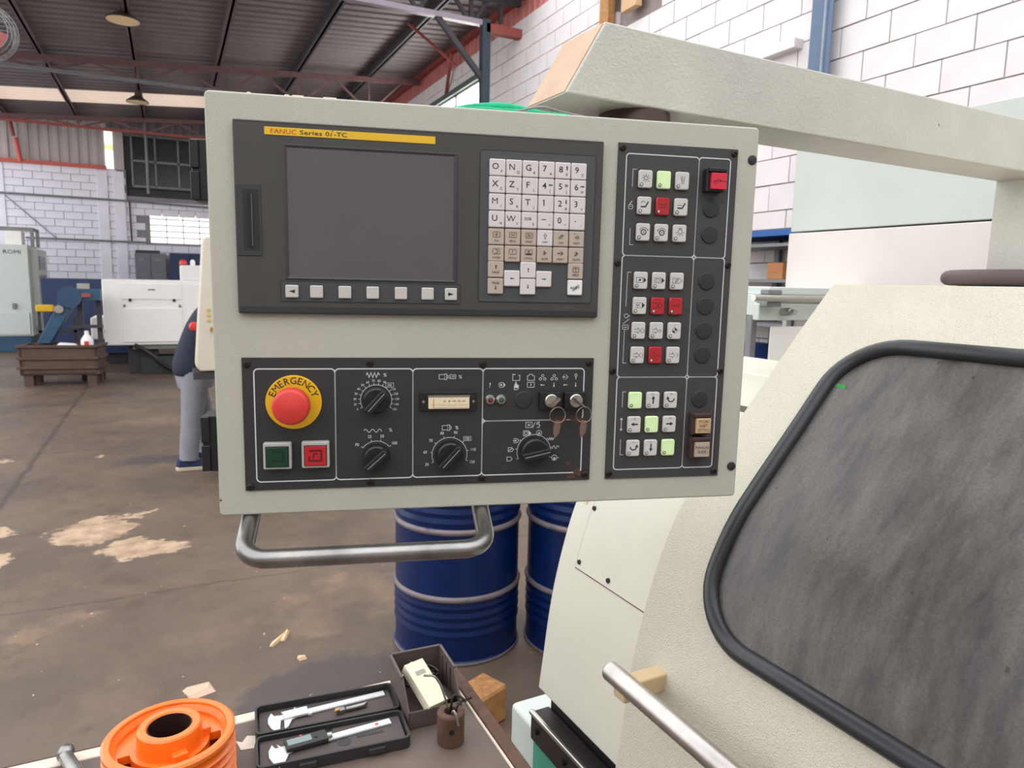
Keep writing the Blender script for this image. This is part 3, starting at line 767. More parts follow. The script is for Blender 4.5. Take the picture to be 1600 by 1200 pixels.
MB().beam((.52, 0, 0), (.52, 0, a.z - .1), .04).build('leg', DKST, t)

# white machine
def wbx_(name, m, x0, x1, y0, y1, z0, z1, par, bev=.01):
    k = 1.0645; zz = lambda z: 0. if z <= .02 else 1.65 + (z - 1.65) * k
    return box_at(name, m, x0 * k, x1 * k, y0 + .8, y1 + .8, zz(z0), zz(z1), par, bev)
t = thing('white_machine', 'bright white machine with hinged cover panels beyond the operator', 'machine', (-.9, 13.2, 0))
wbx_('cabinet', WHITEM, -.92, 1.6, 12.4, 13.5, .57, 1.58, t, .02)
wbx_('lower_frame', mat('machine_grey_green', (120, 124, 116), .6), -.55, 1.6, 12.45, 13.4, .5, .57, t)
wbx_('top_box', WHITEM, .17, 1.6, 12.42, 13.4, 1.58, 1.82, t, .015)
wbx_('side_box', WHITEM, -1.1, -.92, 12.45, 13.2, .66, 1.0, t, .03)
wbx_('cover_panel', WHITEM, -.67, .17, 12.385, 12.4, 1.28, 1.52, t, .005)
wbx_('cover_panel', WHITEM, -.67, .17, 12.375, 12.4, .62, 1.14, t, .005)
wbx_('cover_panel', WHITEM, .24, 1.4, 12.385, 12.4, .62, 1.52, t, .005)
for x in (-.55, .06): wbx_('latch', BLACK, x - .02, x + .02, 12.37, 12.4, 1.25, 1.29, t, .004)
for x in (-.63, .14): wbx_('catch', GREYST, x - .015, x + .015, 12.365, 12.4, 1.16, 1.2, t, .004)
wbx_('badge', GREYST, -.3, -.2, 12.38, 12.386, 1.42, 1.44, t, .001)
wbx_('pedestal', DKST, -.62, -.2, 12.6, 13.2, 0, .52, t)
wbx_('pedestal', DKST, .7, 1.4, 12.6, 13.2, 0, .52, t)
wbx_('coolant_tank', mat('tank_dark_green', (50, 58, 56), .6), -.45, .3, 12.5, 12.9, .02, .38, t)
MB().tube(smoothpath([(.35, .0, .5), (.55, -.12, .4), (.75, -.1, .15), (.95, 0, .05)]), .035, 8).build('hose', BLACK, t, smooth=60)
P = atY(286, 411, 13.5)
t = thing('warning_beacon', 'small red beacon dome on top of the white machine', 'beacon', (P.x, 13.5, 1.832))
MB().lathe([(.06, 0), (.06, .05), (.04, .09), (0, .1)], 16).build('dome', REDP, t, smooth=50)
MB().lathe([(.07, 0), (.07, .012), (.05, .015)], 16).build('base', BLACK, t)
P = atY(301, 412, 13.5)
tag(MB().lathe([(.04, 0), (.04, .07), (.02, .1), (0, .1)], 14).build('clear_bottle', WHITEM, None, (P.x, 13.5, 1.832), smooth=40), 'small white bottle beside the red beacon', 'bottle')

# electrical cabinets against the back wall
t = thing('electrical_cabinet', 'grey two-door electrical cabinet against the back wall', 'cabinet', (-.37, 19.8, 0))
MB().box(-.36, .33, 0, .4, 0, 2.19).build('body', mat('cabinet_grey', (108, 112, 122), .5), t, bevel=.01)
for x0, x1 in ((-.35, -.02), (0, .32)):
    dr = MB().box(x0, x1, -.02, 0, .1, 2.15).build('door', mat('cabinet_grey', (108, 112, 122), .5), t, bevel=.006)
    MB().box(x0 + .06, x0 + .2, -.03, -.02, 2.0, 2.06).build('plate', GREYST, dr); MB().box(x0 + .06, x0 + .2, -.03, -.02, 1.64, 1.68).build('plate', GREYST, dr)
MB().box(-.34, .2, .05, .3, 2.19, 2.26).build('cable_tray', DKST, t)
t = thing('storage_cabinet', 'navy blue steel cabinet right of the grey electrical cabinet', 'cabinet', (.5, 19.8, 0))
MB().box(-.46, .5, 0, .4, 0, 2.21).build('body', NAVY, t, bevel=.01)
for x0, x1 in ((-.45, .0), (.02, .49)): MB().box(x0, x1, -.02, 0, .1, 2.18).build('door', NAVY, t, bevel=.005)

# cream machine between the operator and the panel
t = thing('cream_machine', 'cream machine housing directly behind the operator panel edge', 'machine', (.6, 5.9, 0))
MB().prism([(-.344, 1.95), (-.36, 1.9), (-.441, .96), (-.41, .925), (.5, .925), (.5, 1.95)], 0, .3).build('housing', mat('old_cream_paint', (208, 200, 182), .5, var=.04), t, bevel=.012)
MB().box(-.46, .5, .02, .34, .86, .915).build('tray', DKST, t)
MB().box(-.28, .5, .06, .4, 0, .86).build('base', mat('base_shadow_tone', (62, 64, 68), .6), t)  # dark tone paints the shadow below the housing into the base
for z in (1.32, 1.36, 1.4): MB().cyl((-.335, -.012, z), (-.335, 0, z), .012, n=10).build('knob', YCARD, t)
MB().cyl((-.31, -.015, 1.25), (-.31, 0, 1.25), .02, n=12).build('lock', GOLD, t)

# ------------------------------------------------------------------ the operator
def skin_obj(name, joints, edges, m, parent, root=0, sub=2):
    bm = bmesh.new(); sk = bm.verts.layers.skin.verify(); vs = []
    for i, (p, r) in enumerate(joints):
        v = bm.verts.new(p); rr = r if isinstance(r, tuple) else (r, r); v[sk].radius = rr; v[sk].use_root = (i == root); vs.append(v)
    for a, b in edges: bm.edges.new((vs[a], vs[b]))
    me = bpy.data.meshes.new(name); bm.to_mesh(me); bm.free(); me.materials.append(m)
    o = link(name, me, parent)
    sm = o.modifiers.new('skin', 'SKIN'); sm.use_smooth_shade = True
    ss = o.modifiers.new('sub', 'SUBSURF'); ss.levels = sub; ss.render_levels = sub
    return o
pe = thing('person', 'person in navy shirt and grey trousers bending over a machine', 'person', (.12, 6.68, 0))
# local frame: x towards the machine, y away, z up
J = [((.06, 0, .93), .12), ((.10, 0, 1.10), .11), ((.17, 0, 1.27), .12), ((.24, 0, 1.40), .10), ((.32, 0, 1.50), .055), ((.37, 0, 1.58), .08), ((.41, 0, 1.66), .085), ((.40, 0, 1.72), .06),
     ((.24, -.18, 1.39), .05), ((.30, -.24, 1.14), .043), ((.48, -.2, 1.02), .035), ((.55, -.18, 1.0), .034), ((.62, -.17, .99), .02),
     ((.24, .18, 1.39), .05), ((.30, .24, 1.14), .043), ((.48, .2, 1.02), .035), ((.55, .18, 1.0), .034), ((.62, .17, .99), .02),
     ((.05, -.1, .84), .09), ((.01, -.12, .48), .062), ((-.04, -.13, .1), .042), ((.06, -.13, .05), .035),
     ((.05, .1, .84), .09), ((.10, .14, .48), .062), ((.12, .18, .1), .042), ((.22, .18, .05), .035)]
Ed = [(0, 1), (1, 2), (2, 3), (3, 4), (4, 5), (5, 6), (6, 7), (3, 8), (8, 9), (9, 10), (10, 11), (11, 12), (3, 13), (13, 14), (14, 15), (15, 16), (16, 17), (0, 18), (18, 19), (19, 20), (20, 21), (0, 22), (22, 23), (23, 24), (24, 25)]
for hx, hy in ((11, -1), (16, 1)):
    for k, (dy, ln) in enumerate(((-.028, .075), (-.01, .085), (.01, .08), (.028, .065))):
        b0 = J[hx][0]; J.append(((b0[0] + .04, b0[1] + dy, b0[2]), .011)); J.append(((b0[0] + .04 + ln * .6, b0[1] + dy, b0[2] - .01), .009)); J.append(((b0[0] + .03 + ln, b0[1] + dy, b0[2] - .035), .008))
        n = len(J); Ed += [(hx, n - 3), (n - 3, n - 2), (n - 2, n - 1)]
    b0 = J[hx][0]; J.append(((b0[0] + .02, b0[1] - hy * .04, b0[2] + .01), .012)); J.append(((b0[0] + .06, b0[1] - hy * .055, b0[2] - .005), .009)); n = len(J); Ed += [(hx, n - 2), (n - 2, n - 1)]
body = skin_obj('body', J, Ed, SKIN, pe)
def loft(rings, n=20):
    vs = []; fs = []
    for (c, rx, ry) in rings:
        for j in range(n):
            a = 2 * PI * j / n; vs.append((c[0] + rx * math.cos(a), c[1] + ry * math.sin(a), c[2]))
    for i in range(len(rings) - 1):
        for j in range(n): fs.append((i * n + j, i * n + (j + 1) % n, (i + 1) * n + (j + 1) % n, (i + 1) * n + j))
    fs.append(tuple(range(n))[::-1]); fs.append(tuple((len(rings) - 1) * n + j for j in range(n)))
    return vs, fs
mb = MB().add(*loft([((.05, 0, .78), .165, .2), ((.045, 0, .84), .18, .205), ((.05, 0, .95), .175, .2), ((.09, 0, 1.1), .155, .19), ((.14, 0, 1.24), .155, .21), ((.2, 0, 1.36), .14, .22), ((.25, 0, 1.44), .11, .18), ((.29, 0, 1.49), .075, .09)]))
for s in (-1, 1): mb.tube([(.24, s * .17, 1.4), (.26, s * .23, 1.3), (.30, s * .25, 1.13), (.38, s * .22, 1.07)], [.075, .075, .062, .055], 14)
o = mb.build('shirt', SHIRT, pe, smooth=60)
ss = o.modifiers.new('sub', 'SUBSURF'); ss.levels = 1; ss.render_levels = 1
mb = MB().add(*loft([((.05, 0, .70), .14, .19), ((.05, 0, .8), .16, .19), ((.06, 0, .95), .15, .18)]))
for s, xk, xa in ((-1, .01, -.03), (1, .1, .12)):
    mb.tube([(.05, s * .09, .84), (.04, s * .1, .68), (xk, s * .125, .46), (xa + .01, s * .14, .2), (xa, s * .15, .085)], [.115, .108, .086, .078, .074], 16)
mb.build('trousers', TROUS, pe, smooth=60)
for s, xa in ((-1, -.05), (1, .11)):
    outl = [(-.085, 0), (-.06, -.042), (.1, -.05), (.19, -.045), (.235, -.01), (.235, .01), (.19, .045), (.1, .05), (-.06, .042)]
    n = len(outl)
    sh = MB().add([(x + xa, y_ + s * .15, .03) for x, y_ in outl] + [(x * .9 + xa, y_ * .9 + s * .15, .07 if x > .1 else .1) for x, y_ in outl], [tuple(range(n))[::-1], tuple(range(n, 2 * n))] + [(i, (i + 1) % n, (i + 1) % n + n, i + n) for i in range(n)]).build('shoe', SHOE, pe, bevel=.015)
    MB().add([(x * 1.04 + xa, y_ * 1.1 + s * .15, 0) for x, y_ in outl] + [(x * 1.04 + xa, y_ * 1.1 + s * .15, .032) for x, y_ in outl], [tuple(range(n))[::-1], tuple(range(n, 2 * n))] + [(i, (i + 1) % n, (i + 1) % n + n, i + n) for i in range(n)]).build('sole', SOLE, sh, bevel=.006)
MB().add(*loft([((.36, 0, 1.60), .085, .085), ((.37, 0, 1.66), .098, .092), ((.385, 0, 1.72), .09, .085), ((.4, 0, 1.765), .05, .05)])).build('hair', HAIR, pe, smooth=60)
P = atY(303, 510, 6.45)
tag(MB().lathe([(.0, 0), (.03, .006), (.04, .025), (.03, .05), (0, .055)], 16, Matrix.Rotation(PI / 2, 4, 'X')).build('red_handwheel_knob', REDP, None, P, smooth=50), 'small round red knob in front of the navy shirt', 'knob')

# ------------------------------------------------------------------ oil drums
def drum(label, P, rz):
    t = thing('oil_drum', label, 'drum', P, rz, 'blue steel oil drums')
    R0 = .283
    prof = [(R0 - .02, .0), (R0 + .004, .0), (R0 + .008, .012), (R0, .02)]
    def ribs(z0, n, dz, amp=.006):
        o = []
        for k in range(n):
            z = z0 + dz * k
            o += [(R0, z), (R0 + amp * .5, z + dz * .25), (R0 + amp, z + dz * .5), (R0 + amp * .5, z + dz * .75)]
        return o
    prof += [(R0, .11)] + ribs(.115, 4, .042) + [(R0, .287), (R0, .588)] + [(R0, .614)] + ribs(.62, 4, .042) + [(R0, .80), (R0, .862), (R0 + .008, .87), (R0 + .006, .884), (R0 - .012, .884), (R0 - .015, .865), (.06, .865), (0, .865)]
    MB().lathe(prof, 64).build('shell', BLUEDRUM, t, smooth=30)
    for z in (.30, .60):
        MB().lathe([(R0 - .002, z - .016), (R0 + .008, z - .009), (R0 + .012, z), (R0 + .008, z + .009), (R0 - .002, z + .016)], 64).build('rolling_hoop', DRUMBAND, t, smooth=60)
    MB().lathe([(R0 + .002, .0), (R0 + .01, .004), (R0 + .01, .012), (R0 + .002, .016)], 64).build('bottom_chime', DRUMBAND, t, smooth=60)
    MB().lathe([(.035, .865), (.035, .88), (.0, .882)], 20, Matrix.Translation((.15, 0, 0))).build('bung', SILVER, t, smooth=40)
drum('blue steel oil drum standing in full view below the panel', (1.155, 2.93, 0), .4)
drum('blue steel oil drum half hidden by the cream lathe', (1.722, 2.70, 0), 1.9)
# wood scraps on the floor
for (px, py, w, l, a, lb) in ((436, 1000, .02, .13, .9, 'larger pale wood splinter lying on the floor before the drums'), (446, 994, .02, .1, 1.2, 'smaller pale wood splinter beside the larger one'), (472, 1029, .03, .035, .2, 'tiny wood chip on the floor near the caliper case'), (311, 1080, .09, .1, .3, 'crumpled scrap of paper on the floor behind the orange pulley')):
    P = atZ(px, py, .001)
    n = MB().add([(-l / 2, -w / 2, 0), (l / 2, -w / 2, 0), (l / 2, w / 2, 0), (-l / 2, w / 2, 0), (-l / 2, -w * .3, .012), (l * .3, -w * .2, .016), (l / 2, w * .3, .008), (-l * .35, w * .4, .014)], [(3, 2, 1, 0), (4, 5, 6, 7), (0, 1, 5, 4), (1, 2, 6, 5), (2, 3, 7, 6), (3, 0, 4, 7)]).build('wood_scrap' if 'paper' not in lb else 'paper_scrap', mat('splinter', (226, 196, 156), .8) if 'paper' not in lb else mat('scrap_paper', (206, 176, 152), .8), None, P)
    n.rotation_euler = (0, 0, a); tag(n, lb, 'scrap')
P = atZ(757, 1128, .0)
t = thing('wooden_block', 'rough sawn wooden block on the floor beside the bench', 'block', P, .4)
MB().box(-.07, .07, -.05, .08, 0, .14).build('block', WOOD, t, bevel=.01)
MB().box(-.068, .068, -.045, .075, .1401, .1405).build('end_grain', mat('end_grain', (156, 110, 66), .8, var=.3, vscale=60), t)

# ------------------------------------------------------------------ the lathe on the right
LR = math.radians(2.3224)
LM = Matrix.Rotation(LR, 4, 'Z')
BO = Vector((1.3, .2, 0))
def lthing(name, label, cat, base):
    return thing(name, label, cat, LM @ Vector(base), LR)
lat = lthing('cnc_lathe', 'large cream lathe with dark curved door window on the right', 'lathe', BO)
def LB(): return MB()
def lbox(name, m, m0, m1, l0, l1, z0, z1, par=lat, bev=.004, seg=2):
    return MB().box(m0 - BO.x, m1 - BO.x, l0 - BO.y, l1 - BO.y, z0, z1).build(name, m, par, bevel=bev, seg=seg)
raw = [(.655, .30), (.69, .60), (.719, .798), (.738, .964), (.76, 1.067), (.789, 1.168), (.833, 1.267), (.892, 1.335), (.959, 1.408), (1.018, 1.475), (1.101, 1.569), (1.188, 1.662)]
prof = [(p.x, p.y) for p in smoothpath([(a, b, 0) for a, b in raw], 2)]
def prof_m(z):
    for (a, za), (b, zb) in zip(prof[:-1], prof[1:]):
        if za <= z <= zb: return a + (b - a) * (z - za) / (zb - za)
    return prof[0][0] if z < prof[0][1] else prof[-1][0]
def sweep(profile, back, l0, l1):
    """closed section in (m, z): profile then its back, extruded along l"""
    sec = profile + back[::-1]; n = len(sec)
    vs = [(m - BO.x, l0 - BO.y, z) for m, z in sec] + [(m - BO.x, l1 - BO.y, z) for m, z in sec]
    fs = [tuple(range(n)), tuple(range(n, 2 * n))[::-1]] + [(i, i + n, (i + 1) % n + n, (i + 1) % n) for i in range(n)]
    return MB().add(vs, fs)
LN = -.55        # near end of the door (behind the camera)
door = sweep(prof, [(m + .035, z - .012) for m, z in prof], LN, .922).build('door', LCREAM, lat, bevel=.003, smooth=40)
lbox('roof_cover', SMOOTH, 1.19, 1.9, -.9, .915, 1.60, 1.66)
# headstock cover beyond the door
hp = [(m + .03, z) for m, z in prof if .74 < z < 1.47] + [(prof_m(1.48) + .03, 1.487)]
sweep(hp, [(m + .25, z) for m, z in hp], .88, 1.24).build('headstock_cover', SMOOTH, lat, bevel=.004, smooth=40)
def seg(z0, z1, off): return [(prof_m(z0 + (z1 - z0) * k / 14) + off, z0 + (z1 - z0) * k / 14) for k in range(15)]
gp = seg(1.0635, 1.43, .0290)
sweep(gp, [(m + .004, z) for m, z in gp], .89, 1.1775).build('panel_seam', mat('seam_shadow_gap', (96, 88, 74), .9), lat, smooth=40)
ap = seg(1.0665, 1.42, .0275)
apn = sweep(ap, [(m + .006, z) for m, z in ap], .90, 1.175).build('access_panel', SMOOTH, lat, smooth=40)
for (l, z) in ((1.165, 1.08), (1.063, 1.08), (1.168, 1.19), (1.165, 1.3)):
    m_ = prof_m(z) + .0285
    MB().cyl((m_ - .004 - BO.x, l - BO.y, z), (m_ + .003 - BO.x, l - BO.y, z), .005, n=10).build('screw', BLACK, apn)
# sticker residue
for (l, z, w, h) in ((1.19, 1.225, .03, .02), (1.2, 1.19, .012, .02)):
    m_ = prof_m(z) + .029
    MB().box(m_ - .0005 - BO.x, m_ + .004 - BO.x, l - BO.y, l + w - BO.y, z - h / 2, z + h / 2).build('sticker_scrap', mat('old_sticker', (226, 220, 196), .7), lat)
lbox('body', SMOOTH, .84, 1.9, -.9, 1.23, .0, .76)
lbox('inner_shell', SMOOTH, 1.22, 1.88, -.88, .9, .76, 1.6)
lbox('base_block', PALEM, .795, 1.25, 1.0, 1.455, 0, .60, bev=.012, seg=3)
# black guard strip with bolts and teal band
gd = MB().box(.728 - BO.x, .775 - BO.x, -.9 - BO.y, 1.24 - BO.y, .655, .72).build('guard_strip', mat('guard_dark', (52, 44, 42), .5, .2, var=.2), lat, bevel=.004)
MB().box(.724 - BO.x, .735 - BO.x, -.9 - BO.y, 1.242 - BO.y, .714, .724).build('edge_trim', SILVER, gd, bevel=.003)
for l in (1.21, 1.10, .99): MB().cyl((.72 - BO.x, l - BO.y, .69), (.73 - BO.x, l - BO.y, .69), .007, n=10).build('bolt', BLACK, gd)
lbox('drip_rail', BLACK, .775, .85, -.9, 1.235, .70, .775)
lbox('teal_band', TEAL, .735, .78, -.9, 1.24, .45, .655)
lbox('toe_panel', SMOOTH, .76, .9, -.9, 1.2, 0, .45)
# curved window
WL0, WL1, WZ0, WZ1 = -.45, .793, 1.112, 1.558
# arc length parametrisation of the profile
ss_ = [0.]
for (a, za), (b, zb) in zip(prof[:-1], prof[1:]): ss_.append(ss_[-1] + math.hypot(b - a, zb - za))
def s_of_z(z):
    for i in range(len(prof) - 1):
        if prof[i][1] <= z <= prof[i + 1][1]: return ss_[i] + (ss_[i + 1] - ss_[i]) * (z - prof[i][1]) / (prof[i + 1][1] - prof[i][1])
def pt_of_s(s, off=0.):
    for i in range(len(prof) - 1):
        if ss_[i] <= s <= ss_[i + 1]:
            k = (s - ss_[i]) / (ss_[i + 1] - ss_[i]); m = prof[i][0] + k * (prof[i + 1][0] - prof[i][0]); z = prof[i][1] + k * (prof[i + 1][1] - prof[i][1])
            dx, dz_ = prof[i + 1][0] - prof[i][0], prof[i + 1][1] - prof[i][1]; l = math.hypot(dx, dz_)
            return m - dz_ / l * off, z + dx / l * off
S0, S1 = s_of_z(WZ0), s_of_z(WZ1)
out = rrect(WL0, S0, WL1, S1, .10, 10)
# resample so long edges follow the curve
res = []
for i in range(len(out)):
    a, b = out[i], out[(i + 1) % len(out)]; d = math.hypot(b[0] - a[0], b[1] - a[1]); n = max(1, int(d / .02))
    for k in range(n): res.append((a[0] + (b[0] - a[0]) * k / n, a[1] + (b[1] - a[1]) * k / n))
path = []
for (l, s) in res:
    m, z = pt_of_s(s, .004); path.append((m - BO.x, l - BO.y, z))
MB().tube(path, .0142, 12, closed=True).build('window_gasket', RUBBER, door, smooth=60)
cx = (WL0 + WL1) / 2; cs = (S0 + S1) / 2
nl, ns = 30, 24; vs = []; fs = []
def inside_s(l):
    r = .10; ex = 0
    if l > WL1 - r: ex = r - math.sqrt(max(0, r * r - (l - (WL1 - r)) ** 2))
    if l < WL0 + r: ex = r - math.sqrt(max(0, r * r - (WL0 + r - l) ** 2))
    return ex
lsamp = [WL0 + .0001 + (WL1 - WL0 - .0002) * (.5 - .5 * math.cos(PI * i / nl)) for i in range(nl + 1)]
for l in lsamp:
    e = inside_s(l)
    for j in range(ns + 1):
        s = S0 + e + (S1 - S0 - 2 * e) * j / ns; m, z = pt_of_s(s, .003); vs.append((m - BO.x, l - BO.y, z))
for i in range(nl):
    for j in range(ns): fs.append((i * (ns + 1) + j, i * (ns + 1) + j + 1, (i + 1) * (ns + 1) + j + 1, (i + 1) * (ns + 1) + j))
gl = MB().add(vs, fs).build('window_glass', DOORGLASS, door, smooth=60)
gm_, gz_ = pt_of_s(s_of_z(1.49), .004)
MB().box(-.0005, .0005, -.008, .008, -.003, .003).build('paint_fleck', mat('green_fleck', (40, 180, 80), .5), gl, (gm_ - BO.x - .001, .765 - BO.y, gz_))
# grab handle with bracket
HM, HZ = .667, 1.015
hd = MB().tube([(HM - BO.x, -.4 - BO.y, HZ - .016), (HM - BO.x, .882 - BO.y, HZ + .004)], .0165, 24).build('grab_handle', HSTEEL, door, smooth=40, bevel=.003)
for l in (.85, .0):
    mm = prof_m(HZ - .015)
    MB().box(HM - .004 - BO.x, mm + .012 - BO.x, l - .016 - BO.y, l + .016 - BO.y, HZ - .03, HZ + .002).build('bracket', mat('tan_bracket', (196, 172, 134), .5, var=.06), hd, bevel=.004)
# rear cabinet panels above the roof cover
lbox('rear_upper_panel', mat('rear_panel_green_grey', (192, 197, 192), .45, var=.03), 1.9, 2.3, -.9, 1.65, 1.834, 2.12, bev=.003)
lbox('rear_lower_panel', mat('rear_panel_warm_white', (214, 206, 200), .45, var=.03), 1.895, 2.3, -.9, 1.652, .9, 1.829, bev=.003)
lbox('rear_body', SMOOTH, 1.9, 2.28, -.88, 1.62, 0, .9)

# ------------------------------------------------------------------ pendant arm
AB = Vector((1.63, .815, 1.66))
arm = lthing('support_arm', 'cream square-tube support arm reaching over to the operator panel', 'arm', AB)
L0, L1 = .767, .863
ZB, ZT = 1.88, 1.973
mb = MB().prism([(.475 - AB.x, ZB - AB.z), (.531 - AB.x, ZT - AB.z), (1.70 - AB.x, ZT - AB.z), (1.70 - AB.x, ZB - AB.z)], L0 - AB.y, L1 - AB.y)
mb.f = [f for f in mb.f]
mb.build('arm_tube', ARMP, arm, bevel=.003)
c_, s_ = (.531 - .475), (ZT - ZB); ln = math.hypot(c_, s_); nx, nz = -s_ / ln, c_ / ln
e0, e1 = (.4765, ZB + .0025), (.5295, ZT - .0025)
MB().prism([(e0[0] - AB.x, e0[1] - AB.z), (e1[0] - AB.x, e1[1] - AB.z), (e1[0] + nx * .0012 - AB.x, e1[1] + nz * .0012 - AB.z), (e0[0] + nx * .0012 - AB.x, e0[1] + nz * .0012 - AB.z)], L0 + .003 - AB.y, L1 - .003 - AB.y).build('end_cap', ARMEND, arm)
MB().box(1.587 - AB.x, 1.70 - AB.x, L0 - AB.y, L1 - AB.y, 0, ZB + .002 - AB.z).build('post', ARMP, arm, bevel=.003)
MB().tube([(.135 * math.cos(a * PI / 24) + .013, .135 * math.sin(a * PI / 24), .022) for a in range(48)], .016, 12, closed=True).build('rubber_ring', BROWNRUB, arm, smooth=60)
MB().lathe([(.118, .0), (.118, .02), (.1, .024), (.0, .024)], 40, Matrix.Translation((.013, 0, 0))).build('flange', BROWNRUB, arm, smooth=40)
SW = (.617, .815)
MB().lathe([(.042, 1.8405), (.06, 1.8425), (.066, 1.848), (.066, 1.856), (.05, 1.864), (.048, 1.880)], 40, Matrix.Translation((SW[0] - AB.x, SW[1] - AB.y, -AB.z))).build('swivel_flange', BRONZE, arm, smooth=35)

# ------------------------------------------------------------------ bench and shelving seen past the panel
P0 = atD(1178, 450, 3.4)
bo = Vector((1.452, 1.435, 0)); KB = .574
bn = thing('steel_bench', 'pale green steel bench with chrome rail and round knob behind the lathe', 'bench', bo)
def zk(z): return 0. if z <= 0 else 1.65 + (z - 1.65) * KB
def bbx(name, m, x0, x1, y0, y1, z0, z1, par=bn, bev=.003): return MB().box(x0 * KB, min(x1, .68) * KB, y0 * KB, y1 * KB, zk(z0), zk(z1)).build(name, m, par, bevel=bev)
bbx('top', PALEM, .02, 1.0, .0, .5, 1.622, 1.66)
bbx('drawer_front', PALEM, -.02, 1.0, .02, .06, 1.50, 1.58)
bbx('carcass', PALEM, .0, 1.0, .06, .5, 1.52, 1.622)
for z in (1.635, 1.578): bbx('clamp', GREYST, -.02, .07, -.03, .02, z - .012, z + .012)
MB().cyl((-.12 * KB, -.04 * KB, zk(1.607)), (.67 * KB, -.04 * KB, zk(1.607)), .009, n=16).build('rail', SILVER, bn, smooth=40)
MB().cyl((.13 * KB, -.02, zk(1.542)), (.13 * KB, .02, zk(1.542)), .011, n=16).cyl((.13 * KB, -.035, zk(1.542)), (.13 * KB, -.02, zk(1.542)), .008, n=16).build('knob', SILVER, bn, smooth=40)
for x in (-.0, .64):
    for y_ in (.1, .45): bbx('leg', GREYST, x, x + .035, y_ - .02, y_ + .02, 0, 1.52)
bbx('white_sheet', WHITEM, .075, .7, .03, .04, 1.1, 1.47)
bbx('shelf_board', GREYST, 0, .93, .05, .48, .9, .93)
# shelving against the right wall
sh = thing('steel_shelving', 'grey steel shelving with blue beam against the block wall', 'shelving', (4.3, 4.1, 0))
for (x, y_) in ((0, .44), (.4, .44), (0, -.6), (.4, -.6)): MB().box(x, x + .04, y_, y_ + .05, 0, 2.06).build('upright', GREYST, sh)
for z in (.3, .95, 1.35, 1.70, 1.98): MB().box(0, .44, -.9, .9, z, z + .025).build('shelf', GREYST, sh)
MB().box(-.02, .46, -.95, .95, 2.06, 2.11).build('beam', mat('shelf_blue', (40, 92, 160), .5), sh, bevel=.004)
MB().box(.02, .44, -.95, .95, 2.11, 2.12).build('top_sheet', RUST, sh)
for (y_, z, lb, m, w, h) in ((.12, 1.726, 'brown cardboard box on the steel shelving', mat('cardboard', (176, 120, 80), .8), .16, .13), (.5, 1.376, 'dark brown box low on the steel shelving', mat('cardboard_dark', (120, 96, 92), .8), .2, .12), (.45, .976, 'blue plastic crate on a lower shelf', mat('crate_blue', (26, 58, 116), .5), .3, .22)):
    t = thing('storage_box', lb, 'box', (4.34, 4.1 + y_, z))
    MB().box(0, .2, -w / 2, w / 2, 0, h).build('carton', m, t, bevel=.004)
    MB().box(-.002, .202, -w / 2 + .01, w / 2 - .01, h * .45, h * .55).build('tape', m, t)

# ------------------------------------------------------------------ bench in the foreground
TZ = .80
TY1 = 1.385; TX1 = .522
wbn = thing('workbench', 'dark rubber-topped workbench with rusty angle-iron edge', 'workbench', (-.2, 1.0, 0))
def wbx(name, m, x0, x1, y0, y1, z0, z1, bev=.003): return MB().box(x0 + .2, x1 + .2, y0 - 1, y1 - 1, z0, z1).build(name, m, wbn, bevel=bev)
wbx('top', BENCHTOP, -1.0, TX1 - .012, .62, TY1 - .035, TZ - .03, TZ)
wbx('edge_strip', CREAMSTRIP, -1.0, TX1 - .03, TY1 - .035, TY1 - .006, TZ - .03, TZ + .001)
wbx('edge_strip', CREAMSTRIP, TX1 - .0125, TX1 - .007, .62, TY1 - .036, TZ - .03, TZ + .003)
wbx('angle_iron', RUST, TX1 - .006, TX1 + .02, .62, TY1, TZ - .04, TZ + .004)
wbx('angle_iron', RUST, -1.0, TX1, TY1 - .006, TY1, TZ - .04, TZ)
for (x, y_) in ((-.95, .66), (.45, .66), (-.95, 1.31), (.45, 1.31)): wbx('leg', RUST, x, x + .05, y_, y_ + .05, 0, TZ - .03)
wbx('lower_shelf', RUST, -.95, .5, .66, 1.36, .18, .2)
ps = tag(MB().add([(0, 0, 0), (.022, -.004, 0), (.026, .012, 0), (.034, .03, 0), (.014, .038, 0), (.004, .022, 0), (-.006, .03, 0), (0, 0, .001), (.022, -.004, .001), (.026, .012, .001), (.034, .03, .001), (.014, .038, .001), (.004, .022, .001), (-.006, .03, .001)], [tuple(range(7)), tuple(range(7, 14))] + [(i, (i + 1) % 7, (i + 1) % 7 + 7, i + 7) for i in range(7)]).build('paper_scrap', CREAMSTRIP, None, (.082, 1.265, TZ)), 'torn cream paint flake on the bench beside the caliper case', 'scrap')

# orange pulley
pc = Vector((-.03, 1.212, TZ + .0005))
pu = thing('grooved_pulley', 'orange painted multi-groove cast pulley standing on the bench', 'pulley', pc)
R0 = .101
pf_ = [(R0 - .012, .1), (R0 - .004, .1), (R0, .097), (R0, .091)]
z = .091
for k in range(5):
    pf_ += [(R0 - .001, z), (R0 - .011, z - .006), (R0 - .011, z - .0095), (R0, z - .0155)]; z -= .0165
pf_ += [(R0, .004), (R0 - .003, .0), (R0 - .018, 0)]
MB().lathe(pf_[:] + [(R0 - .02, .0), (R0 - .021, .05), (R0 - .02, .086), (R0 - .014, .0945), (R0 - .0135, .0985)], 72, closed=True).build('rim', ORANGE, pu, smooth=28)
MB().lathe([(.034, .02), (.034, .112), (.036, .1145), (.046, .1145), (.0485, .112), (.054, .05), (.056, .02)], 64, closed=True).build('hub', ORANGE, pu, smooth=30)
MB().lathe([(.0335, .021), (.0335, .1125), (.0325, .1125), (.0325, .021)], 48, closed=True).build('bore', mat('bore_steel', (66, 44, 38), .5, .5, var=.2), pu, smooth=30)
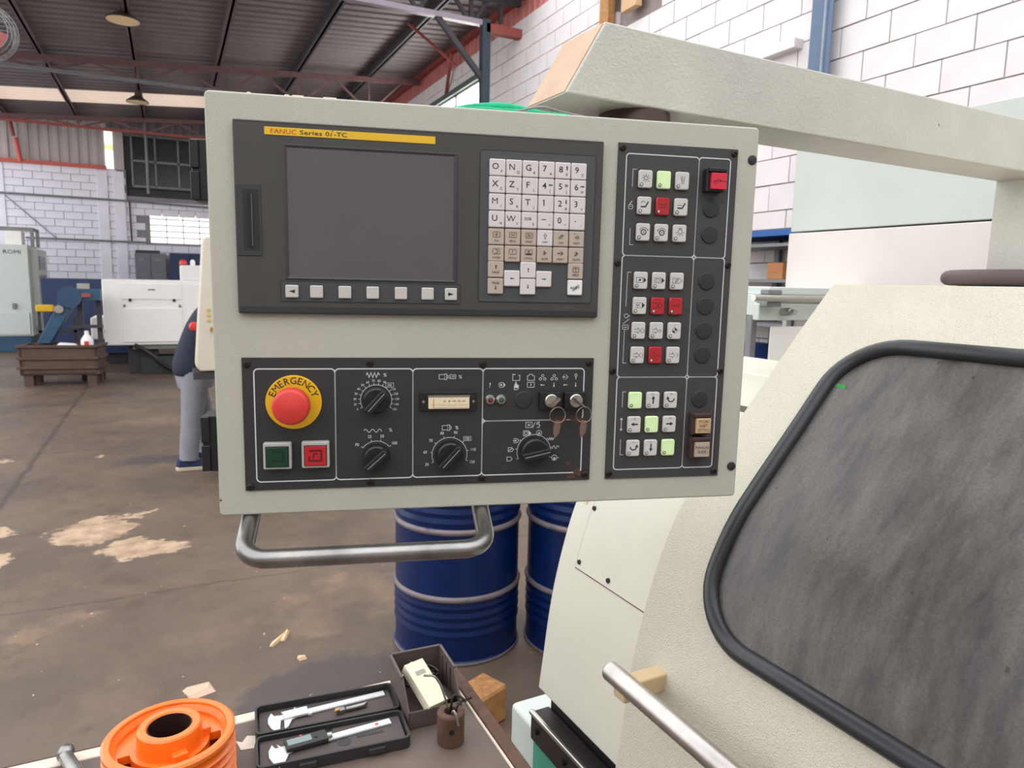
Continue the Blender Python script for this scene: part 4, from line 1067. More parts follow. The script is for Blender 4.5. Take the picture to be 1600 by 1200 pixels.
# web with three kidney slots
n = 96; vs = []; fs = []
rin, rout = .0515, R0 - .0195
def solid(j): 
    a = (j * 360 / n) % 120
    return not (14 < a < 72)
radii = [rin, .06, .078, rout]
for zz in (.066, .08):
    for r in radii:
        for j in range(n): a = 2 * PI * j / n + .9; vs.append((r * math.cos(a), r * math.sin(a), zz))
def idx(k, ri, j): return k * 4 * n + ri * n + j % n
for j in range(n):
    for ri in range(3):
        if ri == 1 and not (solid(j + .5)): continue
        fs.append((idx(1, ri, j), idx(1, ri, j + 1), idx(1, ri + 1, j + 1), idx(1, ri + 1, j)))
        fs.append((idx(0, ri + 1, j), idx(0, ri + 1, j + 1), idx(0, ri, j + 1), idx(0, ri, j)))
    if not solid(j + .5):
        fs.append((idx(0, 1, j), idx(0, 1, j + 1), idx(1, 1, j + 1), idx(1, 1, j))); fs.append((idx(0, 2, j + 1), idx(0, 2, j), idx(1, 2, j), idx(1, 2, j + 1)))
        if solid(j - .5): fs.append((idx(0, 1, j), idx(1, 1, j), idx(1, 2, j), idx(0, 2, j)))
        if solid(j + 1.5): fs.append((idx(0, 1, j + 1), idx(0, 2, j + 1), idx(1, 2, j + 1), idx(1, 1, j + 1)))
MB().add(vs, fs).build('web', ORANGE, pu, smooth=30)
for a in (-75, 10, 100): MB().box(.046, .062, -.012, .012, .078, .094, Matrix.Rotation(math.radians(a), 4, 'Z')).build('boss', ORANGE, pu, bevel=.003)

# bar end at the lower left
t = thing('steel_bar_tool', 'grey steel bar end lying on the bench left of the pulley', 'tool', atZ(112, 1195, TZ) + Vector((0, 0, 0)))
MB().tube([(-.01, .01, .014), (.012, -.05, .014), (.03, -.16, .014)], [.011, .013, .012], 16).build('shank', STEEL, t, smooth=40, bevel=.001)
MB().lathe([(.011, -.004), (.0135, .0), (.0135, .014), (.012, .016), (0, .016)], 20, Matrix.Translation((-.01, .01, .014)) @ Matrix.Rotation(PI / 2, 4, 'X') @ Matrix.Rotation(PI, 4, 'X')).build('knurled_end', STEEL, t, smooth=40)

# open caliper case
cc = Vector((.107, 1.262, TZ + .0005)); crz = math.radians(-5.0)
case = thing('caliper_case', 'open black plastic caliper case lying on the bench', 'case', cc, crz)
def tray(name, y0, y1, hb):
    o_ = rrect(0, y0, .268, y1, .012); n = len(o_)
    i_ = rrect(.004, y0 + .004, .264, y1 - .004, .01)
    vs = [(x, y_, 0) for x, y_ in o_] + [(x, y_, hb) for x, y_ in o_] + [(x, y_, hb) for x, y_ in i_] + [(x, y_, .004) for x, y_ in i_]
    fs = [tuple(range(n))[::-1]] + [(i, (i + 1) % n, (i + 1) % n + n, i + n) for i in range(n)] + [(i + n, (i + 1) % n + n, (i + 1) % n + 2 * n, i + 2 * n) for i in range(n)] + [(i + 2 * n, (i + 1) % n + 2 * n, (i + 1) % n + 3 * n, i + 3 * n) for i in range(n)] + [tuple(3 * n + i for i in range(n))]
    return MB().add(vs, fs).build(name, PLBLACK, case, smooth=40)
lid = tray('lid', .004, .098, .022)
base = tray('base', -.092, -.002, .022)
MB().box(.008, .26, .008, .094, .004, .008).build('lining', FOAM, lid)
ins = MB().box(.006, .262, -.088, -.006, .004, .013).build('insert', FOAM, base, bevel=.002)
for (x0, x1, y0, y1) in ((.1, .135, -.014, -.009), (.175, .225, -.05, -.043), (.06, .11, -.083, -.079), (.105, .14, -.05, -.046)):
    MB().box(x0, x1, y0, y1, .0131, .0136).build('recess', BLACK, ins)
MB().lathe([(.0, .0131), (.012, .0133), (.012, .0136), (0, .0136)], 20, Matrix.Translation((.152, -.055, 0))).build('thumb_recess', BLACK, ins)
for x in (.06, .2): MB().cyl((x, .001, .012), (x + .03, .001, .012), .004, n=10).build('hinge', PLBLACK, case)
for x in (.07, .19): MB().box(x, x + .03, -.098, -.091, .006, .016).build('latch', PLBLACK, base, bevel=.001)
for (x, y_) in ((.07, .012), (.2, .012)): MB().box(x, x + .038, y_, y_ + .011, .008, .0095).build('sticker', mat('brown_label', (156, 132, 122), .7), lid)
CM = Matrix.Translation(cc) @ Matrix.Rotation(crz, 4, 'Z')
def caliper(label, x0, y0, z0, rz, L_, digital):
    M4 = CM @ Matrix.Translation((x0, y0, z0)) @ Matrix.Rotation(rz, 4, 'Z')
    t = thing('vernier_caliper' if not digital else 'digital_caliper', label, 'caliper', M4.translation, crz + rz)
    MB().box(.02, L_, -.008, .008, 0, .0035).build('beam', CALIPER, t, bevel=.0006)
    MB().prism([(0, 0), (.022, 0), (.022, .006), (0, .006)], 0, .001)
    def flat(pts, h0, h1, nm, m, par=t):
        n = len(pts); return MB().add([(x, y_, h0) for x, y_ in pts] + [(x, y_, h1) for x, y_ in pts], [tuple(range(n))[::-1], tuple(range(n, 2 * n))] + [(i, (i + 1) % n, (i + 1) % n + n, i + n) for i in range(n)]).build(nm, m, par, bevel=.0005)
    flat([(.02, .008), (.02, -.008), (.014, -.04), (.008, -.044), (.0, -.028), (-.004, -.01), (-.002, .006), (.006, .022), (.01, .01)], 0, .0036, 'fixed_jaw', CALIPER)
    dx = .026 if not digital else .016
    flat([(dx, .008), (dx, -.008), (dx - .004, -.04), (dx + .004, -.034), (dx + .014, -.014), (dx + .026, -.008), (dx + .026, .008), (dx + .004, .009), (dx - .002, .02)], .0005, .0042, 'sliding_jaw', CALIPER)
    if digital:
        sb = MB().box(.026, .1, -.014, .016, .003, .012).build('display_body', PLBLACK, t, bevel=.002)
        MB().box(.03, .072, -.006, .011, .012, .0126).build('display', LCD, sb)
        for x in (.055, ): MB().cyl((x, .0135, .012), (x, .0135, .0132), .0022, n=10).build('button', REDP, sb)
        MB().cyl((.08, -.0, .012), (.08, 0, .0132), .003, n=10).build('button', BLACK, sb)
        MB().cyl((.1, .0, .006), (.108, .0, .006), .006, n=12).build('lock_screw', SILVER, t)
        MB().box(.19, .196, -.003, .003, .0036, .0038).build('brand_mark', REDP, t)
    else:
        MB().box(.026, .072, -.012, .012, .003, .0075).build('vernier_slide', CALIPER, t, bevel=.0008)
        MB().box(.07, .078, -.014, -.01, .002, .006).build('thumb_grip', CALIPER, t)
        MB().cyl((.05, .012, .005), (.05, .016, .005), .003, n=10).build('lock_screw', SILVER, t)
    tick = MB()
    for k in range(40):
        x = .08 + k * (L_ - .1) / 40
        if digital and x < .11: continue
        tick.box(x, x + .0004, -.0075, -.0075 + (.005 if k % 5 == 0 else .003), .0036, .0037)
    tick.build('scale_marks', BPRINT, t)
caliper('satin steel vernier caliper lying in the lid of the case', .026, .058, .0085, .10, .225, False)
caliper('digital caliper with grey display in the base of the case', .024, -.05, .0135, .12, .22, True)
# indexable boring bar in the lid
M4 = CM @ Matrix.Translation((.148, .042, .0085)) @ Matrix.Rotation(.1, 4, 'Z')
t = thing('boring_bar', 'small grey boring bar with gold insert lying in the case lid', 'tool holder', M4.translation, crz + .1)
MB().tube([(.02, 0, .005), (.055, 0, .005), (.062, .004, .005)], [.005, .005, .0035], 10).build('shank', STEEL, t, smooth=40)
MB().add([(.0, -.006, 0), (.018, -.005, 0), (.018, .006, 0), (.004, .008, 0), (.0, -.006, .009), (.018, -.005, .009), (.018, .006, .009), (.004, .008, .009)], [(3, 2, 1, 0), (4, 5, 6, 7), (0, 1, 5, 4), (1, 2, 6, 5), (2, 3, 7, 6), (3, 0, 4, 7)]).build('head', STEEL, t, bevel=.001)
MB().add([(-.004, -.008, .009), (.007, -.006, .009), (.001, .004, .009), (-.004, -.008, .012), (.007, -.006, .012), (.001, .004, .012)], [(2, 1, 0), (3, 4, 5), (0, 1, 4, 3), (1, 2, 5, 4), (2, 0, 3, 5)]).build('insert', GOLD, t)

# parts bin
bc = Vector((.376, 1.198, TZ)); brz = math.radians(-2)
bn2 = thing('parts_bin', 'dark plastic parts bin holding a carton and cables on the bench', 'bin', bc, brz)
BW, BD, BH = .108, .14, .082
def wall(name, x0, x1, y0, y1, z0=.0, z1=BH): return MB().box(x0, x1, y0, y1, z0, z1).build(name, BINPL, bn2, bevel=.0015)
wall('bottom', 0, BW, 0, BD, 0, .003)
for x0 in (0, BW - .003):
    MB().add([(x0, 0, 0), (x0, BD, 0), (x0, BD, BH), (x0, .045, BH), (x0, .0, .035), (x0 + .003, 0, 0), (x0 + .003, BD, 0), (x0 + .003, BD, BH), (x0 + .003, .045, BH), (x0 + .003, .0, .035)],
             [(0, 1, 2, 3, 4), (9, 8, 7, 6, 5), (0, 5, 6, 1), (1, 6, 7, 2), (2, 7, 8, 3), (3, 8, 9, 4), (4, 9, 5, 0)]).build('side', BINPL, bn2)
wall('back', 0, BW, BD - .003, BD)
wall('front', 0, BW, 0, .003, 0, .035)
for x0 in (-.003, BW - .003): wall('rim', x0, x0 + .006, .045, BD + .002, BH - .003, BH + .003)
wall('rim', -.003, BW + .003, BD - .004, BD + .002, BH - .003, BH + .003)
for y_ in (.06, .085, .11):
    wall('rib', .003, .006, y_, y_ + .004, .003, BH - .006); wall('rib', BW - .006, BW - .003, y_, y_ + .004, .003, BH - .006)
BMx = Matrix.Translation(bc) @ Matrix.Rotation(brz, 4, 'Z')
M4 = BMx @ Matrix.Translation((.045, .055, .045)) @ Matrix.Rotation(.32, 4, 'Z') @ Matrix.Rotation(.5, 4, 'X')
t = thing('carton_box', 'cream cardboard carton leaning inside the parts bin', 'carton', (0, 0, 0)); t.matrix_world = M4
MB().box(-.022, .022, -.05, .05, 0, .022).build('carton', CARTON, t, bevel=.001)
MB().box(-.0222, .0222, -.0502, -.0495, .0, .008).build('edge', YCARD, t)
MB().box(-.01, .012, .018, .028, .0221, .0223).build('print', mat('grey_print', (160, 160, 150), .7), t)
cab = smoothpath([(.025 + .036 * math.cos(a) + .03, .095 + .028 * math.sin(a), .05 + .012 * math.sin(a * .5)) for a in [k * .6 for k in range(22)]], 1)
o = MB().tube(cab, .0025, 8).build('coiled_cable', BLACK, None, bc, smooth=60); o.rotation_euler = (0, 0, brz); tag(o, 'black coiled cable in the back of the parts bin', 'cable')
t = thing('tool_holder', 'dark steel tool holder lying at the right of the bin', 'tool holder', BMx @ Vector((.078, .06, .01)), brz)
MB().box(-.012, .012, -.05, .045, 0, .03, Matrix.Rotation(.25, 4, 'Z')).build('shank', DSTEEL, t, bevel=.002)
MB().box(-.014, .014, .03, .055, .0, .04, Matrix.Rotation(.25, 4, 'Z')).build('clamp', DSTEEL, t, bevel=.002)
t = thing('drill_bit', 'small steel drill poking out of the bin corner', 'drill', BMx @ Vector((.03, .115, .05)), brz)
MB().tube([(-.012, -.01, .0), (.012, .012, .012)], .004, 10).build('shank', SILVER, t, smooth=40)
MB().tube([(-.022, -.018, -.005), (-.012, -.01, .0)], [.001, .004], 10).build('tip', SILVER, t, smooth=40)

# drilled steel cylinder with hex keys
cp = Vector((.439, 1.137, TZ))
t = thing('steel_bush', 'brown oxidised steel cylinder with cross hole on the bench', 'cylinder', cp)
MB().lathe([(.0, .0), (.024, .0), (.0255, .002), (.0255, .058), (.0235, .061), (.013, .061), (.012, .059), (.012, .03), (0, .03)], 40).build('body', RUST, t, smooth=30)
MB().cyl((-.008, -.0262, .034), (-.007, -.0225, .034), .005, n=16).build('cross_hole', BLACK, t)
for i, (pts, lb) in enumerate((([(0, 0, .035), (-.006, .004, .075), (-.02, .02, .125), (-.045, .025, .128)], 'longest hex key standing out of the steel cylinder toward the bin'),
                              ([(.004, -.004, .035), (.008, -.008, .072), (.02, -.002, .076), (.045, .01, .07)], 'hex key bent to the right in the steel cylinder'),
                              ([(-.004, -.006, .035), (-.002, -.012, .07), (.001, -.022, .068), (.003, -.03, .048)], 'short bright hex key hooked over the cylinder rim'),
                              ([(.002, .006, .035), (.004, .008, .08), (.014, .01, .086), (.03, -.004, .074)], 'dark hex key in the middle of the steel cylinder'))):
    o = MB().tube(smoothpath(pts, 2), .0022 if i != 2 else .0026, 6).build('hex_key', STEEL if i in (0, 2) else DSTEEL, None, cp, smooth=20)
    tag(o, lb, 'hex key', 'hex keys in the cylinder')

# ------------------------------------------------------------------ the operator panel
PRZ = math.atan2(-.15878, .60233)
pan = thing('operator_panel', 'cream machine control panel with screen, keypad and switches', 'control panel', (.03998, .82263, 1.38583), PRZ)
PW, PH, PD = 623, 454, 130
def pbox(name, m, u0, v0, u1, v1, y0, y1, par=pan, bev=0., seg=2, smooth=None):
    """box in panel millimetres; y negative comes out towards the viewer"""
    return MB().box(u0 / 1000, u1 / 1000, y0 / 1000, y1 / 1000, v0 / 1000, v1 / 1000).build(name, m, par, bevel=bev / 1000, seg=seg, smooth=smooth)
def pround(name, m, u0, v0, u1, v1, r, y0, y1, par=pan, bev=0., n=5):
    return MB().prism([(a / 1000, b / 1000) for a, b in rrect(u0, v0, u1, v1, r, n)], y0 / 1000, y1 / 1000).build(name, m, par, bevel=bev / 1000, smooth=35)
AX = Matrix.Rotation(PI / 2, 4, 'X')      # lathe axis z -> -y
def plathe(name, m, u, v, prof_, n=32, par=pan, smooth=35):
    """prof_ of (radius, height out of the panel) in mm"""
    M4 = AX
    return MB().lathe([(r / 1000, h / 1000) for r, h in prof_], n, M4).build(name, m, par, (u / 1000, 0, v / 1000), smooth=smooth)
pround('housing', CREAM, 0, 0, PW, PH, 5, 0, PD, bev=2.4, n=4)
# hinges on the left edge
for v0 in (343, 50):
    h = pbox('hinge', BLACK, -16, v0, 1, v0 + 63, 6, 40, bev=1.5)
    pbox('hinge_knuckle', BLACK, -17, v0 + 1, -8, v0 + 30, 3, 20, h, 1.2)
    pbox('hinge_knuckle', BLACK, -17, v0 + 33, -8, v0 + 62, 3, 20, h, 1.2)
for (u, v) in ((615.5, 416.2), (614.8, 40)):
    plathe('blanking_plug', PLUG, u, v, [(5.6, -.5), (5.6, 1.0), (4.6, 1.6), (0, 1.7)], 24)
plathe('paint_chip', mat('paint_chip', (70, 60, 52), .8), 1.8, 18.4, [(1.2, -.3), (1.2, .06), (0, .06)], 8)

# handle under the panel
def hp_(u, v, y): return (u / 1000, y / 1000, v / 1000)
hpts = []
def fillet(a, b, c, r, n=8):
    a, b, c = Vector(a), Vector(b), Vector(c); d1 = (a - b).normalized(); d2 = (c - b).normalized()
    ang = d1.angle(d2); t_ = r / math.tan(ang / 2); p1 = b + d1 * t_; p2 = b + d2 * t_
    ctr = b + (d1 + d2).normalized() * (r / math.sin(ang / 2)); out = []
    v1, v2 = p1 - ctr, p2 - ctr; tot = v1.angle(v2); ax = v1.cross(v2).normalized()
    for k in range(n + 1): out.append(ctr + Matrix.Rotation(tot * k / n, 3, ax) @ v1)
    return out
corner = [hp_(31, 14, 22), hp_(31, -6, 14), hp_(31, -32, -52), hp_(295, -32, -52), hp_(295, -6, 14), hp_(295, 14, 22)]
path = [Vector(corner[0])]
for i, r in ((1, .012), (2, .026), (3, .026), (4, .012)): path += fillet(corner[i - 1], corner[i], corner[i + 1], r)
path.append(Vector(corner[5]))
MB().tube(path, .0103, 18).build('handle', STEEL, pan, smooth=60)
# small fittings on the top edge
for (u, w) in ((40, 4), (78, 5), (86, 12), (118, 14)): pbox('top_clip', mat('clip_cream', (206, 196, 172), .6), u, PH - .5, u + w, PH + 3.5, 12, 30, bev=.8)

# --- display unit
bz = pround('display_bezel', DARK, 28, 226, 428, 426, 2, -7, 0, bev=1.5)
pbox('bezel_lip', mat('bezel_lip_grey', (108, 107, 106), .45), 29, 424.2, 427, 425.6, -7.6, -6.5, bz, .4)
pbox('bezel_foot', mat('bezel_foot_dark', (46, 46, 47), .5), 30, 227.5, 427, 234, -7.3, -6.5, bz, .3)
np_ = pbox('name_strip', YELLOW, 59.5, 411.8, 236.6, 419.7, -7.5, -6.8)
Art().fit('FANUC', 65.8, 91.6, 415.7, 4.6).build('lettering', RPRINT, np_, -.0077)
Art().fit('Series', 95, 117.6, 415.7, 4.4).fit('0', 121, 125, 415.7, 4.4).fit('-TC', 129.8, 143.2, 415.7, 4.4).build('lettering', BPRINT, np_, -.0077)
Art().pl([(126.4, 413.4), (127.6, 416.9)], .9).disc(128.3, 418.7, .65).build('lettering', BPRINT, np_, -.0077)
# screen frame: four sloping sides
U0, V0, U1, V1 = 77, 263, 262, 403.5; u0, v0, u1, v1 = 81.5, 266.5, 257, 399.8
fr = MB(); yo, yi = -.0071, -.0083
fr.add([(U0 / 1e3, yo, V0 / 1e3), (U1 / 1e3, yo, V0 / 1e3), (U1 / 1e3, yo, V1 / 1e3), (U0 / 1e3, yo, V1 / 1e3), ((U0 + 1.6) / 1e3, yi, (V0 + 1.2) / 1e3), ((U1 - 1.6) / 1e3, yi, (V0 + 1.2) / 1e3), ((U1 - 1.6) / 1e3, yi, (V1 - 1.2) / 1e3), ((U0 + 1.6) / 1e3, yi, (V1 - 1.2) / 1e3),
        (u0 / 1e3, -.0074, v0 / 1e3), (u1 / 1e3, -.0074, v0 / 1e3), (u1 / 1e3, -.0074, v1 / 1e3), (u0 / 1e3, -.0074, v1 / 1e3)],
       [(i, (i + 1) % 4, (i + 1) % 4 + 4, i + 4) for i in range(4)] + [(i + 4, (i + 1) % 4 + 4, (i + 1) % 4 + 8, i + 8) for i in range(4)])
fr.build('screen_frame', mat('screen_frame_grey', (58, 56, 56), .45), bz)
pbox('screen', SCREEN, u0 - .5, v0 - .5, u1 + .5, v1 + .5, -7.35, -7.0)
st = pround('soft_key_strip', mat('strip_grey', (66, 67, 69), .55), 72.5, 240, 265.5, 261, 1.5, -7.5, -7.0)
Art().frame(72.3, 239.8, 265.7, 261.2, 1.6, .7).build('outline', BPRINT, st, -.0076)
def capmesh(w, h, d, m, r=1.2):
    """a moulded key cap with a slightly smaller top, centred, standing out along -y"""
    a = rrect(-w / 2, -h / 2, w / 2, h / 2, r, 3); b = rrect(-w / 2 + .9, -h / 2 + .9, w / 2 - .9, h / 2 - .9, r, 3); n = len(a)
    vs = [(x / 1e3, 0, y_ / 1e3) for x, y_ in a] + [(x / 1e3, -d * .75 / 1e3, y_ / 1e3) for x, y_ in a] + [(x / 1e3, -d / 1e3, y_ / 1e3) for x, y_ in b]
    fs = [(i, (i + 1) % n, (i + 1) % n + n, i + n) for i in range(n)] + [(i + n, (i + 1) % n + n, (i + 1) % n + 2 * n, i + 2 * n) for i in range(n)] + [tuple(2 * n + i for i in range(n))]
    return MB().add(vs, fs).mesh('key', m, 30)
skm = capmesh(13.4, 13.4, 3, SKEY)
for i, u in enumerate((83.8, 109.4, 139.2, 169, 199.6, 229, 254.9)):
    k = link('soft_key', skm, pan, (u / 1e3, -.0074, .2505))
    if i in (0, 6):
        s = -1 if i == 0 else 1
        Art().poly([(-3.2 * s, 2), (-3.2 * s, -2), (3.2 * s, 0)]).build('legend', BPRINT, k, -.0031)
# memory card slot
cs = pbox('card_cover', mat('card_cover_grey', (54, 54, 55), .45), 29, 287, 54.5, 361, -7.8, -6.9, bev=.5)
pbox('card_recess', mat('card_recess', (34, 33, 34), .6), 36, 293, 52, 356, -8.1, -7.7, cs, .2)
pbox('card_slot', BLACK, 40.5, 296, 44.5, 352, -8.6, -8.0, cs)
pbox('card_edge', mat('card_edge_grey', (84, 82, 82), .5), 44.6, 297, 45.8, 351, -9.2, -8.0, cs, .2)
# keypad field
kf = pround('keypad_field', DARK2, 286.5, 243.3, 418.5, 408.6, 3, -7.6, -7.0)
Art().frame(286.2, 243, 418.8, 408.9, 3.2, .8).build('outline', BPRINT, kf, -.0077)
K0, KV = 305.2, [390.6, 372.0, 353.3, 334.6, 315.6, 297, 279.3, 260.6]
KP = 18.62
wm = capmesh(17.7, 17.9, 3.6, WKEY); bm_ = capmesh(17.5, 17.7, 3.2, BKEY)
def key(c, v, m, ar):
    k = link('key', m, pan, ((K0 + KP * c) / 1e3, -.0076, v / 1e3))
    if ar is not None: ar.build('legend', BPRINT, k, -.00375)
    return k
rows = [[('O', 'P'), ('N', 'Q'), ('G', 'R'), ('7', 'A'), ('8', 'B'), ('9', 'D')], [('X', 'C'), ('Z', 'Y'), ('F', 'L'), ('4', '['), ('5', ']'), ('6', 'SP')],
        [('M', 'I'), ('S', 'K'), ('T', 'J'), ('1', ','), ('2', '#'), ('3', '=')], [('U', 'H'), ('W', 'V'), ('EOB', 'E'), ('-', '+'), ('0', '*'), ('.', '/')]]
for r_, rw in enumerate(rows):
    for c_, (a, b) in enumerate(rw):
        ar = Art()
        if a == 'EOB': ar.text(a, -1.8, 1.6, 3.1, 'c', .95)
        elif a == '-': ar.poly([(-5, 1.0), (.4, 1.0), (.4, 1.8), (-5, 1.8)])
        elif a == '.': ar.disc(-2.6, .6, .7)
        else: ar.text(a, -2.5, 1.2, 6.6, 'c', 1.05)
        ar.text(b, 4.4, -4.2, 3.0 if b != 'SP' else 2.6, 'c', .95)
        if a == '1': ar.pl([(-3.9, 3.0), (-2.5, 4.4)], .8)
        if a == '8': ar.arrow(4.6, 3, 90, 5, 1.2, 2)
        if a == '2': ar.arrow(4.6, 3, 270, 5, 1.2, 2)
        if a == '4': ar.arrow(4.6, 2, 180, 5, 1.2, 2)
        if a == '6': ar.arrow(4.6, 2, 0, 5, 1.2, 2)
        if a == '5': ar.pl([(2.6, 3.5), (3.4, 1), (4.2, 3.5), (5, 1), (5.8, 3.5)], .7)
        key(c_, KV[r_], wm, ar)
def icon_frame(ar): return ar.frame(-4, -.6, 4, 5, .8, .45)
fn = [['POS', 'PROG', 'OFS/SET', 'SHIFT', 'CAN', 'INPUT'], ['SYSTEM', 'MESSAGE', 'CSTM/GR', 'ALTER', 'INSERT', 'DELETE']]
for r_ in range(2):
    for c_, tx in enumerate(fn[r_]):
        ar = Art().text(tx, 0, -4.6, 2.1, 'c', .78 if len(tx) > 6 else .9)
        if c_ < 3: icon_frame(ar)
        if tx == 'POS': ar.pl([(-1.8, 2.2), (1.8, 2.2)], .6).pl([(0, .4), (0, 4)], .6)
        elif tx == 'PROG': ar.pl([(-2, 3.6), (-.4, 2.2), (-2, .8)], .5).pl([(.4, 3.6), (2, 2.2), (.4, .8)], .5)
        elif tx == 'OFS/SET': ar.pl([(-2.4, .6), (-.8, 3), (.4, 1), (2.6, 3.6)], .5).pl([(-2.4, 3.8), (0, 3.8)], .4)
        elif tx == 'SHIFT': ar.pl([(-.8, -1), (-.8, 2.4), (-1.8, 2.4), (0, 4.6), (1.8, 2.4), (.8, 2.4), (.8, -1)], .45, True)
        elif tx == 'CAN': ar.pl([(-3, -.6), (2.4, 4.8)], .5).pl([(-1.4, -.8), (3, 3.6)], .5).pl([(-2.6, .8), (1.2, 4.6)], .4)
        elif tx == 'INPUT': ar.pl([(-.4, 4.4), (2.8, 1.8), (-.4, -.8)], .5).pl([(-2.6, 1.8), (1, 1.8)], .8).pl([(-3.4, 6.6), (-2.6, 5.2)], .6)
        elif tx == 'SYSTEM': ar.circ(0, 2.2, 1.6, .55, -120, 120)
        elif tx == 'MESSAGE': ar.text('?', 0, 2.2, 3.6)
        elif tx == 'CSTM/GR': ar.poly([(-3, -.2), (3, -.2), (3, 1), (-3, 1)]).disc(0, 2.8, 1)
        elif tx == 'ALTER': ar.pl([(-1.4, 4.6), (1.6, 2), (-1.4, -.6)], .5).circ(-.6, 2, 1, .5)
        elif tx == 'INSERT': ar.arrow(-2.2, 2, 0, 3.4, .8, 1.6).pl([(0, 4.6), (3, 2), (0, -.6)], .5).circ(.8, 2, .9, .4)
        elif tx == 'DELETE': ar.pl([(-1.4, 4.6), (1.8, 2), (-1.4, -.6)], .5).pl([(-2, -.4), (1.6, 3.6)], .5).pl([(-2.4, .8), (.6, 4)], .4)
        key(c_, KV[4 + r_], wm if tx == 'SHIFT' else bm_, ar)
key(0, KV[6], bm_, Art().arrow(0, 3, 90, 4.6, 1, 2).text('PAGE', 0, -3.2, 2.4))
key(0, KV[7], bm_, Art().arrow(0, -2, 270, 4.6, 1, 2).text('PAGE', 0, 3.6, 2.4))
key(1, 269.6, wm, Art().arrow(0, 0, 180, 5, .9, 1.9)); key(3, 269.6, wm, Art().arrow(0, 0, 0, 5, .9, 1.9))
key(2, KV[6], wm, Art().arrow(0, 0, 90, 5, .9, 1.9)); key(2, KV[7], wm, Art().arrow(0, 0, 270, 5, .9, 1.9))
key(5, KV[6], bm_, Art().text('HELP', 0, -4.2, 2.4).rect(-3.4, -1, 0, 4.4, .5).rect(0, -1, 3.4, 4.4, .5).pl([(-2.4, 2.8), (-1, 2.8)], .4).pl([(1, 2.8), (2.4, 2.8)], .4))
k = key(5, KV[7], capmesh(17, 17.4, 3.6, mat('reset_key', (232, 230, 226), .5)), Art().text('RESET', 0, -.4, 2.9, 'c', 1.0))
Art().pl([(-3.6, -4), (3.4, 3.6)], .6).pl([(-1.8, -4), (4.6, 3)], .6).build('slash_mark', BPRINT, k, -.0038)
Art().pl([(-6, 0), (-2.4, 0)], .8).pl([(-1.6, 0), (2, 0)], .8).pl([(2.8, 0), (6, 0)], .8).build('small_print', mat('dim_print', (92, 92, 94), .6), bz, -.0071, 392, 237.5)

# --- right hand button plate
rp = pbox('button_plate', PLATE, 447, 29, 596, 427, -2, .5, bev=.4)
fr = Art()
for (v0_, v1_) in ((299.5, 415.2), (154.8, 299.5), (40.5, 154.8)):
    fr.frame(457, v0_, 547, v1_, 4, 1.3); fr.frame(547, v0_, 587, v1_, 4, 1.3)
for (pts) in ([(470.5, 398), (465.5, 398), (465.5, 378)], [(465.2, 331), (465.2, 312), (470, 312)], [(469, 280), (464.5, 280), (464, 240)], [(463.6, 212), (463.4, 172), (468, 172)], [(469, 137), (465, 137), (465, 118)], [(464.8, 78), (464.8, 59), (469, 59)]):
    fr.pl(pts, .6)
fr.arrow(464.8, 101, 90, 9, .8, 3).arrow(464.8, 93, 270, 9, .8, 3)
fr.circ(465, 228.6, 2.4, .6).pl([(467.4, 228.6), (470, 228.6)], .7).pl([(461, 219), (469, 225)], .6).frame(461, 212.6, 468.4, 217.6, 1, .6).pl([(462.5, 215), (467, 215)], .8)
fr.frame(462, 353, 467, 358, 1.4, .6).pl([(463, 358), (466.4, 362.6)], .8).pl([(463, 356), (466, 356)], .5)
fr.build('line_print', WPRINT, rp, -.0021)
def screw(u, v, y=-2.):
    o = plathe('screw', DSTEEL, u, v, [(4.2, 0), (4.1, 1), (3.2, 2), (1.7, 2.3), (1.6, 1.2), (0, 1.2)], 18); o.location.y = y / 1e3; return o
for (u, v) in ((452, 421.5), (591.3, 422), (451.5, 290.5), (591.6, 291.6), (451, 162.5), (590.5, 162.3), (451.3, 35.5), (590, 35)): screw(u, v)
bw = capmesh(16.6, 20.2, 4.4, BTNW, 2.4); br = capmesh(16.6, 20.2, 4.4, BTNR, 2.4); bg = capmesh(16.6, 20.2, 4.4, BTNG, 2.4)
sleeve = MB().prism([(a / 1e3, b / 1e3) for a, b in rrect(-9, -10.9, 9, 10.9, 3, 3)], -.0006, 0).mesh('sleeve', mat('button_gap', (48, 42, 40), .7))
def ledm(par):
    o = MB().lathe([(2.1 / 1e3, 0), (2.1 / 1e3, .0005), (1.5 / 1e3, .0005)], 14, AX).build('lamp_ring', BPRINT, par, (-.0052, -.0044, -.0062))
    MB().lathe([(1.55 / 1e3, 0), (1.5 / 1e3, .0005), (0, .0008)], 12, AX).build('lamp_lens', SKEY, par, (-.0052, -.0044, -.0062))
def tool_icon(ar, tail=True):
    ar.pl([(-6, 1.6), (-1.5, 1.6), (-1.5, 3.4), (1.6, 0), (-1.5, -3.4), (-1.5, -1.6), (-6, -1.6)], .5)
    return ar
